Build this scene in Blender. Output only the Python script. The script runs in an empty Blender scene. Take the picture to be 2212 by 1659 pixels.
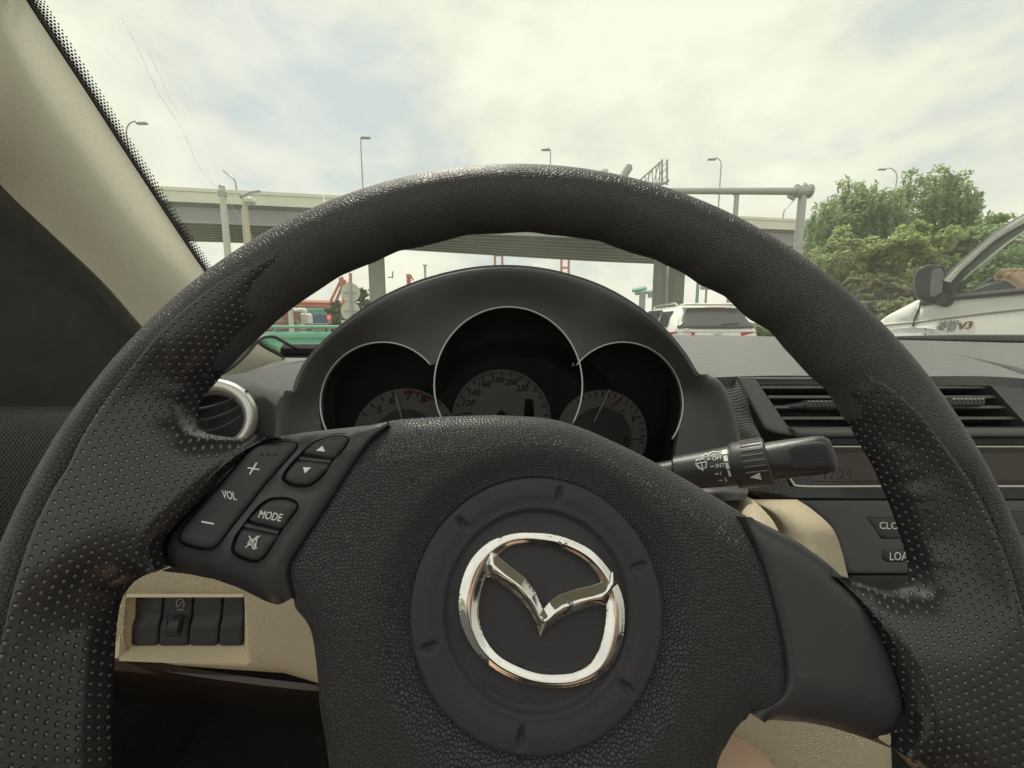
import bpy, math, random
import numpy as np
from mathutils import Matrix, Vector
from mathutils.geometry import delaunay_2d_cdt

SC = bpy.context.scene
COL = SC.collection
R = math.radians
random.seed(4)
RNG = np.random.default_rng(7)

# ------------------------------------------------------------------ camera, sky, sun, exposure
ZC = 1.12                       # eye height above the road
FPX, CXP, CYP = 900.0, 1106.0, 829.5   # lens in units of the picture grid used below (2212 x 1659)
PITCH = R(8)
cam = bpy.data.cameras.new('camera')
cam.sensor_width = 36
cam.lens = 36 * FPX / 2212
cam.clip_start = 0.01
cam.clip_end = 3000
camo = bpy.data.objects.new('camera', cam)
COL.objects.link(camo)
camo.location = (0, 0, ZC)
camo.rotation_euler = (R(90) - PITCH, 0, 0)
SC.camera = camo

SUN_EL, SUN_AZ = R(60), R(-18)   # azimuth from straight ahead towards the passenger side
world = bpy.data.worlds.new('World')
SC.world = world
world.use_nodes = True
wt = world.node_tree
wt.nodes.clear()


def wn(t, **k):
    n = wt.nodes.new(t)
    for a, b in k.items():
        setattr(n, a, b)
    return n


def wl(a, ao, b, bi):
    wt.links.new(a.outputs[ao], b.inputs[bi])


sky = wn('ShaderNodeTexSky', sky_type='NISHITA', sun_disc=False)
sky.sun_elevation = SUN_EL
sky.sun_rotation = SUN_AZ
sky.dust_density = 2.5
bg_sky = wn('ShaderNodeBackground')
bg_sky.inputs[1].default_value = 0.05
wl(sky, 0, bg_sky, 0)
tc = wn('ShaderNodeTexCoord')
mp = wn('ShaderNodeMapping')
mp.inputs['Scale'].default_value = (1.0, 1.0, 1.9)
mp.inputs['Location'].default_value = (0.35, 0.1, 0.2)
wl(tc, 'Generated', mp, 'Vector')
n1 = wn('ShaderNodeTexNoise')
n1.inputs['Scale'].default_value = 2.7
n1.inputs['Detail'].default_value = 9
n1.inputs['Roughness'].default_value = 0.58
n1.inputs['Distortion'].default_value = 0.15
wl(mp, 0, n1, 'Vector')
n2 = wn('ShaderNodeTexNoise')
n2.inputs['Scale'].default_value = 5.0
n2.inputs['Detail'].default_value = 5
wl(mp, 0, n2, 'Vector')
ramp = wn('ShaderNodeValToRGB')
ramp.color_ramp.elements[0].position = 0.36
ramp.color_ramp.elements[0].color = (0.253, 0.274, 0.276, 1)
ramp.color_ramp.elements[1].position = 0.60
ramp.color_ramp.elements[1].color = (0.382, 0.381, 0.334, 1)
_e = ramp.color_ramp.elements.new(0.48)
_e.color = (0.337, 0.337, 0.297, 1)
wl(n1, 0, ramp, 0)
# a thin place in the cloud where the blue sky shows, ahead and to the left
vd = wn('ShaderNodeVectorMath', operation='DISTANCE')
dv = Vector((-0.36, 0.80, 0.40)).normalized()
vd.inputs[1].default_value = dv
mp2 = wn('ShaderNodeVectorMath', operation='ADD')
nd = wn('ShaderNodeVectorMath', operation='SCALE')
nd.inputs['Scale'].default_value = 0.34
sub = wn('ShaderNodeVectorMath', operation='SUBTRACT')
sub.inputs[1].default_value = (0.5, 0.5, 0.5)
wl(n2, 'Color', sub, 0)
wl(sub, 0, nd, 0)
wl(tc, 'Generated', mp2, 0)
wl(nd, 0, mp2, 1)
wl(mp2, 0, vd, 0)
mr = wn('ShaderNodeMapRange', interpolation_type='SMOOTHSTEP')
mr.inputs['From Min'].default_value = 0.02
mr.inputs['From Max'].default_value = 0.34
mr.inputs['To Min'].default_value = 0.24
mr.inputs['To Max'].default_value = 0.0
wl(vd, 'Value', mr, 'Value')
mr2 = wn('ShaderNodeMapRange', interpolation_type='SMOOTHSTEP')
mr2.inputs['From Min'].default_value = 0.60
mr2.inputs['From Max'].default_value = 0.80
mr2.inputs['To Max'].default_value = 0.35
wl(n2, 0, mr2, 'Value')
mx = wn('ShaderNodeMath', operation='MAXIMUM')
wl(mr, 0, mx, 0)
wl(mr2, 0, mx, 1)
bg_cl = wn('ShaderNodeBackground')
bg_cl.inputs[1].default_value = 1.0
wl(ramp, 0, bg_cl, 0)
mxs = wn('ShaderNodeMixShader')
wl(mx, 0, mxs, 0)
wl(bg_cl, 0, mxs, 1)
wl(bg_sky, 0, mxs, 2)
wo = wn('ShaderNodeOutputWorld')
wl(mxs, 0, wo, 0)

sl = bpy.data.lights.new('sun', 'SUN')
sl.energy = 1.5
sl.angle = R(11)
sl.color = (1.0, 0.95, 0.85)
so = bpy.data.objects.new('sun', sl)
COL.objects.link(so)
sd = Vector((math.sin(SUN_AZ) * math.cos(SUN_EL), math.cos(SUN_AZ) * math.cos(SUN_EL), math.sin(SUN_EL)))
so.rotation_euler = sd.to_track_quat('Z', 'Y').to_euler()
so.location = (0, 0, 30)

SC.view_settings.view_transform = 'Standard'
SC.view_settings.look = 'None'
SC.view_settings.gamma = 1
SC.view_settings.exposure = 1.4
SC.view_settings.use_curve_mapping = False
SC.render.engine = 'CYCLES'
SC.cycles.max_bounces = 8
SC.cycles.transparent_max_bounces = 16
SC.cycles.use_denoising = True

# ------------------------------------------------------------------ picture grid -> world
CP, SP = math.cos(PITCH), math.sin(PITCH)


def ray(px, py):
    x, z = (px - CXP) / FPX, (CYP - py) / FPX
    return np.array([x, CP + z * SP, -SP + z * CP])


def pt(px, py, Y):
    """world point seen at grid position (px, py), Y metres ahead"""
    d = ray(px, py)
    return d * (Y / d[1]) + np.array([0, 0, ZC])


def arr(*a):
    return np.array(a, float)


class Plane:
    def __init__(s, o, X, U):
        s.o, s.X = arr(*o), arr(*X) / np.linalg.norm(X)
        u = arr(*U)
        u = u - (u @ s.X) * s.X
        s.U = u / np.linalg.norm(u)
        s.N = np.cross(s.X, s.U)

    def px(s, px, py, h=0.0):
        d = ray(px, py)
        c = arr(0, 0, ZC)
        k = ((s.o + h * s.N - c) @ s.N) / (d @ s.N)
        p = c + d * k - s.o
        return np.array([p @ s.X, p @ s.U])

    def pxs(s, pts, h=0.0):
        return np.array([s.px(p[0], p[1], p[2] if len(p) > 2 else h) for p in pts])

    def w(s, P, h):
        P = np.asarray(P, float).reshape(-1, 2)
        h = np.broadcast_to(np.asarray(h, float).reshape(-1, 1) if np.ndim(h) else h, (len(P), 1))
        return s.o + P[:, :1] * s.X + P[:, 1:] * s.U + h * s.N

    def mat(s):
        m = Matrix.Identity(4)
        for i in range(3):
            m[i][0], m[i][1], m[i][2], m[i][3] = s.X[i], s.U[i], s.N[i], s.o[i]
        return m


# ------------------------------------------------------------------ objects
TOPM = {}


def root_of(o):
    while o.parent:
        o = o.parent
    return o


def thing(name, label, cat, loc=None, group=None, plane=None):
    o = bpy.data.objects.new(name, None)
    o.empty_display_size = 0.05
    COL.objects.link(o)
    o['label'], o['category'] = label, cat
    if group:
        o['group'] = group
    m = plane.mat() if plane else Matrix.Translation(Vector([float(v) for v in loc]))
    o.matrix_world = m
    TOPM[o.name] = m
    return o


def mk(name, g, mat, parent=None, label=None, cat=None, group=None, kind=None, smooth=38, uv=None):
    V, F = g[0], g[1]
    V = np.asarray(V, float)
    if parent is not None:
        m = np.array(TOPM[root_of(parent).name].inverted())
        V = V @ m[:3, :3].T + m[:3, 3]
        base = None
    else:
        lo, hi = V.min(0), V.max(0)
        base = np.array([(lo[0] + hi[0]) / 2, (lo[1] + hi[1]) / 2, lo[2]])
        V = V - base
    me = bpy.data.meshes.new(name)
    me.from_pydata(V.tolist(), [], [tuple(int(i) for i in f) for f in F])
    me.materials.append(mat)
    if uv is not None:
        ul = me.uv_layers.new(name='UVMap')
        idx = np.empty(len(me.loops), np.int32)
        me.loops.foreach_get('vertex_index', idx)
        ul.data.foreach_set('uv', np.asarray(uv, np.float32)[idx].ravel())
    if smooth:
        me.polygons.foreach_set('use_smooth', np.ones(len(me.polygons), bool))
        if smooth < 180:
            me.set_sharp_from_angle(angle=R(smooth))
    me.update()
    o = bpy.data.objects.new(name, me)
    COL.objects.link(o)
    if parent is not None:
        o.parent = parent
    else:
        o.location = base.tolist()
        TOPM[o.name] = Matrix.Translation(Vector(base.tolist()))
    if label:
        o['label'] = label
    if cat:
        o['category'] = cat
    if group:
        o['group'] = group
    if kind:
        o['kind'] = kind
    return o


def dup(o, dx, label=None):
    """copy a thing with its parts and sub-parts, moved by dx"""
    c = o.copy()
    COL.objects.link(c)
    c.matrix_world = Matrix.Translation(Vector(dx)) @ TOPM[root_of(o).name] if o.parent is None else o.matrix_world
    TOPM[c.name] = c.matrix_world.copy()
    if label:
        c['label'] = label
    for ch in list(o.children):
        d = ch.copy()
        COL.objects.link(d)
        d.parent = c
        for gch in list(ch.children):
            e = gch.copy()
            COL.objects.link(e)
            e.parent = d
    return c


# ------------------------------------------------------------------ shapes: each returns (verts, faces) in world space
def join(gs):
    V, F, k = [], [], 0
    for v, f in gs:
        v = np.asarray(v, float)
        V.append(v)
        F += [tuple(i + k for i in q) for q in f]
        k += len(v)
    return np.concatenate(V), F


def frame(d):
    d = d / np.linalg.norm(d)
    a = arr(0, 0, 1) if abs(d[2]) < .9 else arr(1, 0, 0)
    x = np.cross(a, d)
    x /= np.linalg.norm(x)
    return x, np.cross(d, x)


def tube(path, rad, n=10, closed=False, caps=True, flat=1.0, ref=None):
    P = np.asarray(path, float)
    m = len(P)
    rad = np.broadcast_to(np.asarray(rad, float), (m,))
    if closed:
        T = np.roll(P, -1, 0) - np.roll(P, 1, 0)
    else:
        T = np.gradient(P, axis=0)
    T = T / np.linalg.norm(T, axis=1)[:, None]
    if ref is None:
        x, _ = frame(T[0])
    else:
        x = arr(*ref)
    V = []
    a = np.linspace(0, 2 * np.pi, n, endpoint=False)
    for i in range(m):
        x = x - (x @ T[i]) * T[i]
        x = x / np.linalg.norm(x)
        y = np.cross(T[i], x)
        V.append(P[i] + rad[i] * (np.outer(np.cos(a), x) + flat * np.outer(np.sin(a), y)))
    V = np.concatenate(V)
    F = []
    for i in range(m if closed else m - 1):
        j = (i + 1) % m
        for k in range(n):
            l = (k + 1) % n
            F.append((i * n + k, i * n + l, j * n + l, j * n + k))
    if caps and not closed:
        F.append(tuple(range(n))[::-1])
        F.append(tuple((m - 1) * n + k for k in range(n)))
    return V, F


def cyl(a, b, r0, r1=None, n=10):
    return tube([a, b], [r0, r0 if r1 is None else r1], n)


def box(c, s, rot=None):
    c = arr(*c)
    s = arr(*s) / 2
    q = np.array([(x, y, z) for x in (-1, 1) for y in (-1, 1) for z in (-1, 1)], float) * s
    if rot is not None:
        q = q @ np.array(rot).T
    F = [(0, 1, 3, 2), (4, 6, 7, 5), (0, 4, 5, 1), (2, 3, 7, 6), (0, 2, 6, 4), (1, 5, 7, 3)]
    return q + c, F


def bbox(c, s, b=.02, rot=None):
    """a box with chamfered edges"""
    c = arr(*c)
    h = arr(*s) / 2
    b = min(b, *(h * .9))
    V, idx = [], {}
    for sx in (-1, 1):
        for sy in (-1, 1):
            for sz in (-1, 1):
                for ax in range(3):
                    p = h - b
                    p = p.copy()
                    p[ax] = h[ax]
                    idx[(sx, sy, sz, ax)] = len(V)
                    V.append(p * arr(sx, sy, sz))
    F = []
    S = (-1, 1)
    for ax in range(3):
        o = [i for i in range(3) if i != ax]
        for s0 in S:
            q = []
            for a1, a2 in ((-1, -1), (1, -1), (1, 1), (-1, 1)):
                k = [0, 0, 0]
                k[ax] = s0
                k[o[0]], k[o[1]] = a1, a2
                q.append(idx[(*k, ax)])
            F.append(tuple(q))
    for ax in range(3):
        o = [i for i in range(3) if i != ax]
        for a1 in S:
            for a2 in S:
                q = []
                for s0, t in ((-1, o[0]), (1, o[0]), (1, o[1]), (-1, o[1])):
                    k = [0, 0, 0]
                    k[ax] = s0
                    k[o[0]], k[o[1]] = a1, a2
                    q.append(idx[(*k, t)])
                F.append(tuple(q))
    for sx in S:
        for sy in S:
            for sz in S:
                F.append(tuple(idx[(sx, sy, sz, a)] for a in range(3)))
    V = np.array(V)
    if rot is not None:
        V = V @ np.array(rot).T
    V = V + c
    out = []
    for f in F:     # outward winding
        p = V[list(f)]
        n = np.cross(p[1] - p[0], p[2] - p[0])
        out.append(f if n @ (p.mean(0) - c) > 0 else f[::-1])
    return V, out


def lathe(a, d, prof, n=24):
    """prof: (distance along d, radius)"""
    a, d = arr(*a), arr(*d) / np.linalg.norm(d)
    x, y = frame(d)
    t = np.linspace(0, 2 * np.pi, n, endpoint=False)
    V = np.concatenate([a + s * d + r * (np.outer(np.cos(t), x) + np.outer(np.sin(t), y)) for s, r in prof])
    F = []
    for i in range(len(prof) - 1):
        for k in range(n):
            l = (k + 1) % n
            F.append((i * n + k, i * n + l, (i + 1) * n + l, (i + 1) * n + k))
    F.append(tuple(range(n))[::-1])
    F.append(tuple((len(prof) - 1) * n + k for k in range(n)))
    return V, F


def catmull(P, n, closed=False):
    P = np.asarray(P, float)
    m = len(P)
    if closed:
        Q = np.concatenate([P[-1:], P, P[:2]])
        seg = m
    else:
        Q = np.concatenate([2 * P[:1] - P[1:2], P, 2 * P[-1:] - P[-2:-1]])
        seg = m - 1
    t = np.linspace(0, seg, n, endpoint=not closed)
    i = np.minimum(t.astype(int), seg - 1)
    u = (t - i)[:, None]
    a, b, c, d = Q[i], Q[i + 1], Q[i + 2], Q[i + 3]
    return .5 * (2 * b + (c - a) * u + (2 * a - 5 * b + 4 * c - d) * u ** 2 + (3 * b - a - 3 * c + d) * u ** 3)


def resample(P, sp, closed=True):
    P = np.asarray(P, float)
    Q = np.concatenate([P, P[:1]]) if closed else P
    L = np.r_[0, np.cumsum(np.linalg.norm(np.diff(Q, axis=0), axis=1))]
    n = max(3, int(round(L[-1] / sp)))
    t = np.linspace(0, L[-1], n, endpoint=not closed)
    return np.stack([np.interp(t, L, Q[:, k]) for k in range(Q.shape[1])], 1)


def dist_to(P, line, closed=False):
    P = np.asarray(P, float)
    L = np.asarray(line, float)
    A = L
    B = np.roll(L, -1, 0) if closed else L[1:]
    A = A if closed else L[:-1]
    d = B - A
    dd = (d ** 2).sum(1) + 1e-18
    out = np.empty(len(P))
    for s in range(0, len(P), 4000):
        p = P[s:s + 4000, None]
        t = np.clip(((p - A) * d).sum(2) / dd, 0, 1)
        out[s:s + 4000] = np.sqrt((((A + t[..., None] * d) - p) ** 2).sum(2)).min(1)
    return out


def inside(P, poly):
    P = np.asarray(P, float)
    x, y = P[:, 0], P[:, 1]
    c = np.zeros(len(P), bool)
    q = np.asarray(poly, float)
    j = len(q) - 1
    for i in range(len(q)):
        k = ((q[i, 1] > y) != (q[j, 1] > y)) & (x < (q[j, 0] - q[i, 0]) * (y - q[i, 1]) / (q[j, 1] - q[i, 1] + 1e-18) + q[i, 0])
        c ^= k
        j = i
    return c


def relief(pl, outline, hfn, sp, holes=(), skirt=.01, insets=(), extra=None, hole_skirt=None, skirt_in=0.0, free=None, post=None):
    """a surface over the plane pl inside outline, heights from hfn, its edges carried back by skirt"""
    B = resample(outline, sp, True)
    H = [resample(h, sp, True) for h in holes]
    pts = [B] + H
    loops = [len(b) for b in pts]
    lo, hi = B.min(0), B.max(0)
    gx, gy = np.meshgrid(np.arange(lo[0], hi[0], sp), np.arange(lo[1], hi[1], sp * .866))
    gx = gx + (np.arange(gx.shape[0]) % 2)[:, None] * sp * .5
    G = np.stack([gx.ravel(), gy.ravel()], 1)
    G = G[inside(G, B)]
    mi = max(insets) if insets else 0
    ok = dist_to(G, B, True) > mi + sp * .6
    for h in H:
        ok &= ~inside(G, h) & (dist_to(G, h, True) > sp * .5)
    G = G[ok]
    ins = []
    for b, sgn in [(B, 1)]:
        area = np.sum(b[:, 0] * np.roll(b[:, 1], -1) - np.roll(b[:, 0], -1) * b[:, 1])
        t = np.roll(b, -1, 0) - np.roll(b, 1, 0)
        n = np.stack([-t[:, 1], t[:, 0]], 1) / (np.linalg.norm(t, axis=1)[:, None] + 1e-12) * np.sign(area)
        for k in insets:
            q = b + n * k
            keep = inside(q, b)
            q = q[keep]
            q = q[dist_to(q, b, True) > k * .93]
            for h in H:
                q = q[~inside(q, h)]
                q = q[dist_to(q, h, True) > sp * .4]
            ins.append(q)
    allp = np.concatenate(pts + ins + ([extra] if extra is not None else []) + [G])
    E, k = [], 0
    for n in loops:
        E += [(k + i, k + (i + 1) % n) for i in range(n)]
        k += n
    vs, es, fs, ov, oe, of = delaunay_2d_cdt([Vector(p) for p in allp.tolist()], E, [], 1, 1e-7, True)
    P = np.array([(v[0], v[1]) for v in vs])
    src = {}
    for i, o in enumerate(ov):
        for q in o:
            src[q] = i
    F = np.array([f for f in fs if len(f) == 3], int)
    if len(F):
        c = P[F].mean(1)
        ok = inside(c, B)
        for h in H:
            ok &= ~inside(c, h)
        F = F[ok]
    a = P[F]
    s = (a[:, 1, 0] - a[:, 0, 0]) * (a[:, 2, 1] - a[:, 0, 1]) - (a[:, 1, 1] - a[:, 0, 1]) * (a[:, 2, 0] - a[:, 0, 0])
    F[s < 0] = F[s < 0][:, ::-1]
    h = np.asarray(hfn(P), float)
    if post is not None:
        h = post(P, h, F, [src[i] for i in range(loops[0])])
    V = pl.w(P, h)
    faces = [tuple(f) for f in F]
    k = 0
    P2 = [P]
    for li, n in enumerate(loops):
        ids = [src[k + i] for i in range(n)]
        k += n
        sk = skirt if li == 0 else (hole_skirt or skirt)
        if not sk:
            continue
        q = P[ids]
        area = np.sum(q[:, 0] * np.roll(q[:, 1], -1) - np.roll(q[:, 0], -1) * q[:, 1])
        b0 = len(V)
        t = np.roll(q, -1, 0) - np.roll(q, 1, 0)
        nn = np.stack([-t[:, 1], t[:, 0]], 1) / (np.linalg.norm(t, axis=1)[:, None] + 1e-12) * np.sign(area)
        if li == 0 and skirt_in:
            for _ in range(3):
                nn = (np.roll(nn, 1, 0) + nn * 2 + np.roll(nn, -1, 0)) / 4
            nn /= np.linalg.norm(nn, axis=1)[:, None] + 1e-9
            k_ = sk * skirt_in
            q2 = q + nn * k_
            ok_ = inside(q2, q) & (dist_to(q2, q, True) > .35 * k_)
            if free is not None:
                ok_ &= np.min([dist_to(q, f_) for f_ in free], axis=0) < .0012
            q = np.where(ok_[:, None], q2, q)
        V = np.concatenate([V, pl.w(q, h[ids] - sk)])
        P2.append(q)
        ccw = area > 0
        if li:
            ccw = not ccw
        for i in range(n):
            j = (i + 1) % n
            f = (ids[i], b0 + i, b0 + j, ids[j])
            faces.append(f if ccw else f[::-1])
    return V, faces, np.concatenate(P2)


def relax(P, z, F, bd, it=3):
    n = len(P)
    E = np.concatenate([F[:, [0, 1]], F[:, [1, 2]], F[:, [2, 0]]])
    E = np.concatenate([E, E[:, ::-1]])
    cnt = np.bincount(E[:, 0], minlength=n) + 1e-9
    fix = np.zeros(n, bool)
    fix[bd] = True
    for _ in range(it):
        z = np.where(fix, z, .5 * z + .5 * np.bincount(E[:, 0], weights=z[E[:, 1]], minlength=n) / cnt)
    return z


def roundover(d, Rr, D):
    u = np.clip(1 - d / Rr, 0, 1)
    return D * (1 - np.sqrt(np.maximum(0, 1 - u ** 2)))


def sstep(x, a, b):
    t = np.clip((x - a) / (b - a), 0, 1)
    return t * t * (3 - 2 * t)


def sheet(rows, nu=24, nv=24, thick=.004, away=None):
    """smooth surface through a grid of world points, with thickness on the far side"""
    G = [catmull(np.array(r), nu) for r in rows]
    G = np.stack(G)
    H = np.stack([catmull(G[:, i], nv) for i in range(nu)], 1)
    du = np.gradient(H, axis=1)
    dv = np.gradient(H, axis=0)
    N = np.cross(du, dv)
    N /= np.linalg.norm(N, axis=2)[..., None] + 1e-12
    eye = arr(0, 0, ZC) if away is None else arr(*away)
    s = np.sign((N * (eye - H)).sum(2).mean())
    N = N * s
    V = H.reshape(-1, 3)
    n = len(V)
    V2 = (H - N * thick).reshape(-1, 3)
    F = []
    for j in range(nv - 1):
        for i in range(nu - 1):
            a = j * nu + i
            f = (a, a + 1, a + nu + 1, a + nu)
            F.append(f if s > 0 else f[::-1])
            F.append(tuple(n + q for q in (f[::-1] if s > 0 else f)))
    bd = [i for i in range(nu)] + [j * nu + nu - 1 for j in range(1, nv)] + [(nv - 1) * nu + i for i in range(nu - 2, -1, -1)] + [j * nu for j in range(nv - 2, 0, -1)]
    for k in range(len(bd)):
        a, b = bd[k], bd[(k + 1) % len(bd)]
        f = (a, n + a, n + b, b)
        F.append(f if s > 0 else f[::-1])
    uu, vv = np.meshgrid(np.linspace(0, 1, nu), np.linspace(0, 1, nv))
    uv = np.stack([uu.ravel(), vv.ravel()], 1)
    return np.concatenate([V, V2]), F, np.concatenate([uv, uv])


_font_cache = {}


def glyphs(txt, ext=.0):
    """mesh of a text, height of capitals about 1, origin at the baseline's start"""
    if txt in _font_cache:
        return _font_cache[txt]
    cu = bpy.data.curves.new('lettering', 'FONT')
    cu.body = txt
    cu.size = 1 / .70
    cu.extrude = .02
    cu.resolution_u = 3
    o = bpy.data.objects.new('lettering', cu)
    COL.objects.link(o)
    bpy.context.view_layer.update()
    me = bpy.data.meshes.new_from_object(o.evaluated_get(bpy.context.evaluated_depsgraph_get()))
    V = np.array([v.co[:] for v in me.vertices])
    F = [tuple(p.vertices) for p in me.polygons]
    bpy.data.objects.remove(o)
    bpy.data.curves.remove(cu)
    bpy.data.meshes.remove(me)
    if len(V):
        V[:, 0] -= V[:, 0].min()
    _font_cache[txt] = (V, F)
    return V, F


def text_on(pl, txt, a, b, up, h, lift=.0003):
    """lettering on plane pl: baseline from grid point a to b, cap top of the first letter at up"""
    V, F = glyphs(txt)
    w = V[:, 0].max()
    A, B, C = pl.px(*a, h), pl.px(*b, h), pl.px(*up, h)
    P = A + np.outer(V[:, 0] / w, B - A) + np.outer(V[:, 1], C - A)
    return pl.w(P, h + lift * (V[:, 2] > 0)), F


def poly_on(pl, pts, h, lift=.0004):
    """a flat printed mark"""
    P = pl.pxs(pts, h)
    n = len(P)
    V = np.concatenate([pl.w(P, h + lift), pl.w(P, h - lift)])
    F = [tuple(range(n)), tuple(range(2 * n - 1, n - 1, -1))] + [(i, i + n, (i + 1) % n + n, (i + 1) % n) for i in range(n)]
    return V, F


def stroke_on(pl, pts, w, h, lift=.0004):
    g = []
    for p, q in zip(pts[:-1], pts[1:]):
        d = arr(q[0] - p[0], q[1] - p[1])
        n = arr(-d[1], d[0]) / (np.linalg.norm(d) + 1e-9) * w / 2
        g.append(poly_on(pl, [(p[0] + n[0], p[1] + n[1]), (q[0] + n[0], q[1] + n[1]), (q[0] - n[0], q[1] - n[1]), (p[0] - n[0], p[1] - n[1])], h, lift))
    return join(g)


# ------------------------------------------------------------------ materials
class NT:
    def __init__(s, name):
        s.m = bpy.data.materials.new(name)
        s.m.use_nodes = True
        s.t = s.m.node_tree
        s.b = s.t.nodes['Principled BSDF']
        s.out = s.t.nodes['Material Output']

    def n(s, t, **k):
        x = s.t.nodes.new(t)
        for a, b in k.items():
            setattr(x, a, b)
        return x

    def l(s, a, b):
        s.t.links.new(a, b)

    def math(s, op, a, b=None, clamp=False):
        x = s.n('ShaderNodeMath', operation=op, use_clamp=clamp)
        for i, v in enumerate((a, b)):
            if v is None:
                continue
            if isinstance(v, (int, float)):
                x.inputs[i].default_value = v
            else:
                s.l(v, x.inputs[i])
        return x.outputs[0]

    def coord(s, what='Object'):
        return s.n('ShaderNodeTexCoord').outputs[what]

    def noise(s, scale, detail=3, vec=None, rough=.5):
        x = s.n('ShaderNodeTexNoise')
        x.inputs['Scale'].default_value = scale
        x.inputs['Detail'].default_value = detail
        x.inputs['Roughness'].default_value = rough
        s.l(vec or s.coord(), x.inputs['Vector'])
        return x.outputs[0]

    def maprange(s, v, a, b, c, d, smooth=True):
        x = s.n('ShaderNodeMapRange', interpolation_type='SMOOTHSTEP' if smooth else 'LINEAR')
        s.l(v, x.inputs[0])
        for i, k in enumerate((a, b, c, d)):
            x.inputs[i + 1].default_value = k
        return x.outputs[0]

    def bump(s, h, dist, strength=1.0, prev=None):
        x = s.n('ShaderNodeBump')
        x.inputs['Distance'].default_value = dist
        x.inputs['Strength'].default_value = strength
        s.l(h, x.inputs['Height'])
        if prev is not None:
            s.l(prev, x.inputs['Normal'])
        return x.outputs[0]

    def mixc(s, f, a, b):
        x = s.n('ShaderNodeMix', data_type='RGBA')
        s.l(f, x.inputs[0]) if not isinstance(f, (int, float)) else setattr(x.inputs[0], 'default_value', f)
        for i, v in ((6, a), (7, b)):
            if isinstance(v, (tuple, list)):
                x.inputs[i].default_value = (*v[:3], 1)
            else:
                s.l(v, x.inputs[i])
        return x.outputs[2]


def voro(nt, scale, vec=None, feature='F1', rnd=1.0):
    v = nt.n('ShaderNodeTexVoronoi', feature=feature)
    v.inputs['Scale'].default_value = scale
    v.inputs['Randomness'].default_value = rnd
    nt.l(vec or nt.coord(), v.inputs['Vector'])
    return v.outputs['Distance']


def mat(name, col, rough=.5, metal=0., spec=.5, vary=.12, vscale=30, grain=None, coat=0., dust=None):
    """grain: (kind, scale, depth)"""
    t = NT(name)
    b = t.b
    b.inputs['Metallic'].default_value = metal
    b.inputs['Specular IOR Level'].default_value = spec
    b.inputs['Coat Weight'].default_value = coat
    nz = t.noise(vscale, 4)
    c = t.mixc(nz, tuple(x * (1 - vary) for x in col), tuple(x * (1 + vary) for x in col))
    if dust:
        f = t.maprange(t.noise(dust[1], 6, rough=.7), .62, .72, 0, dust[0])
        c = t.mixc(f, c, (.35, .33, .28))
    t.l(c, b.inputs['Base Color'])
    r = t.maprange(t.noise(vscale * 2.3, 3), .3, .7, rough * .88, min(1, rough * 1.12))
    t.l(r, b.inputs['Roughness'])
    if grain:
        k, s, d = grain
        if k == 'leather':      # pebbles with creases between them, on a UV map in metres
            v = t.n('ShaderNodeTexVoronoi', feature='DISTANCE_TO_EDGE', voronoi_dimensions='2D')
            v.inputs['Scale'].default_value = s
            t.l(t.coord('UV'), v.inputs['Vector'])
            h2 = t.maprange(v.outputs[0], .0, .22, 0, 1)
            nrm = t.bump(h2, d)
        elif k == 'leather3':
            nrm = t.bump(t.maprange(voro(t, s), .12, .62, 1, 0), d)
        elif k == 'noise':
            nrm = t.bump(t.noise(s, 5, rough=.65), d)
        elif k == 'weave':
            vec = t.coord('UV')
            mpn = t.n('ShaderNodeMapping')
            mpn.inputs['Rotation'].default_value = (0, 0, R(45))
            t.l(vec, mpn.inputs[0])
            h = t.maprange(voro(t, s, mpn.outputs[0], rnd=0.0), .15, .55, 1, 0)
            nrm = t.bump(h, d)
        t.l(nrm, b.inputs['Normal'])
    return t.m
# ------------------------------------------------------------------ materials of the car's inside
M = {}
M['leather'] = mat('wheel_leather', (.058, .058, .061), .53, grain=('leather', 720, .00028), vary=.1)
M['pad'] = mat('pad_grain', (.044, .044, .048), .48, grain=('leather', 820, .0005), vary=.1)
M['fine'] = mat('fine_grain_plastic', (.036, .036, .040), .55, grain=('noise', 1500, .0004))
M['smooth'] = mat('smooth_black_plastic', (.042, .042, .046), .40, grain=('noise', 900, .0001), dust=(.10, 160))
M['button'] = mat('button_plastic', (.036, .036, .040), .45, grain=('noise', 1300, .0003), dust=(.08, 200))
M['white_print'] = mat('white_print', (.80, .80, .76), .6)
M['grey_print'] = mat('faint_print', (.30, .30, .28), .6)
M['hood'] = mat('cluster_hood_plastic', (.092, .097, .099), .48, grain=('noise', 700, .0001))
M['dash'] = mat('dash_top_plastic', (.10, .102, .103), .36, grain=('noise', 1100, .00008), vary=.07, spec=.8)
M['stack'] = mat('centre_panel_plastic', (.072, .074, .077), .40, grain=('noise', 1400, .0002), dust=(.06, 120))
M['weave'] = mat('woven_relief_plastic', (.085, .088, .09), .5, grain=('weave', 330, .0009))
M['corner'] = mat('door_corner_plastic', (.036, .038, .038), .7, grain=('noise', 500, .0002))
M['dark'] = mat('dark_plastic', (.016, .017, .018), .6)
M['gloss'] = mat('gloss_black', (.008, .008, .009), .08, dust=(.25, 300))
M['silver'] = mat('satin_silver', (.62, .61, .57), .33, metal=.75)
M['ringsilver'] = mat('gauge_ring_silver', (.60, .58, .55), .35, metal=.6)
M['beige'] = mat('beige_plastic', (.72, .62, .44), .52, grain=('leather', 560, .0008), vary=.04, vscale=12)
M['beige_flat'] = mat('beige_smooth_plastic', (.72, .62, .44), .55, vary=.03, vscale=12)
M['switch'] = mat('switch_plastic', (.026, .027, .030), .5)
M['beige_fine'] = mat('beige_pillar_plastic', (.66, .63, .51), .60, grain=('noise', 620, .0013), vary=.04, vscale=9)
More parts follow.
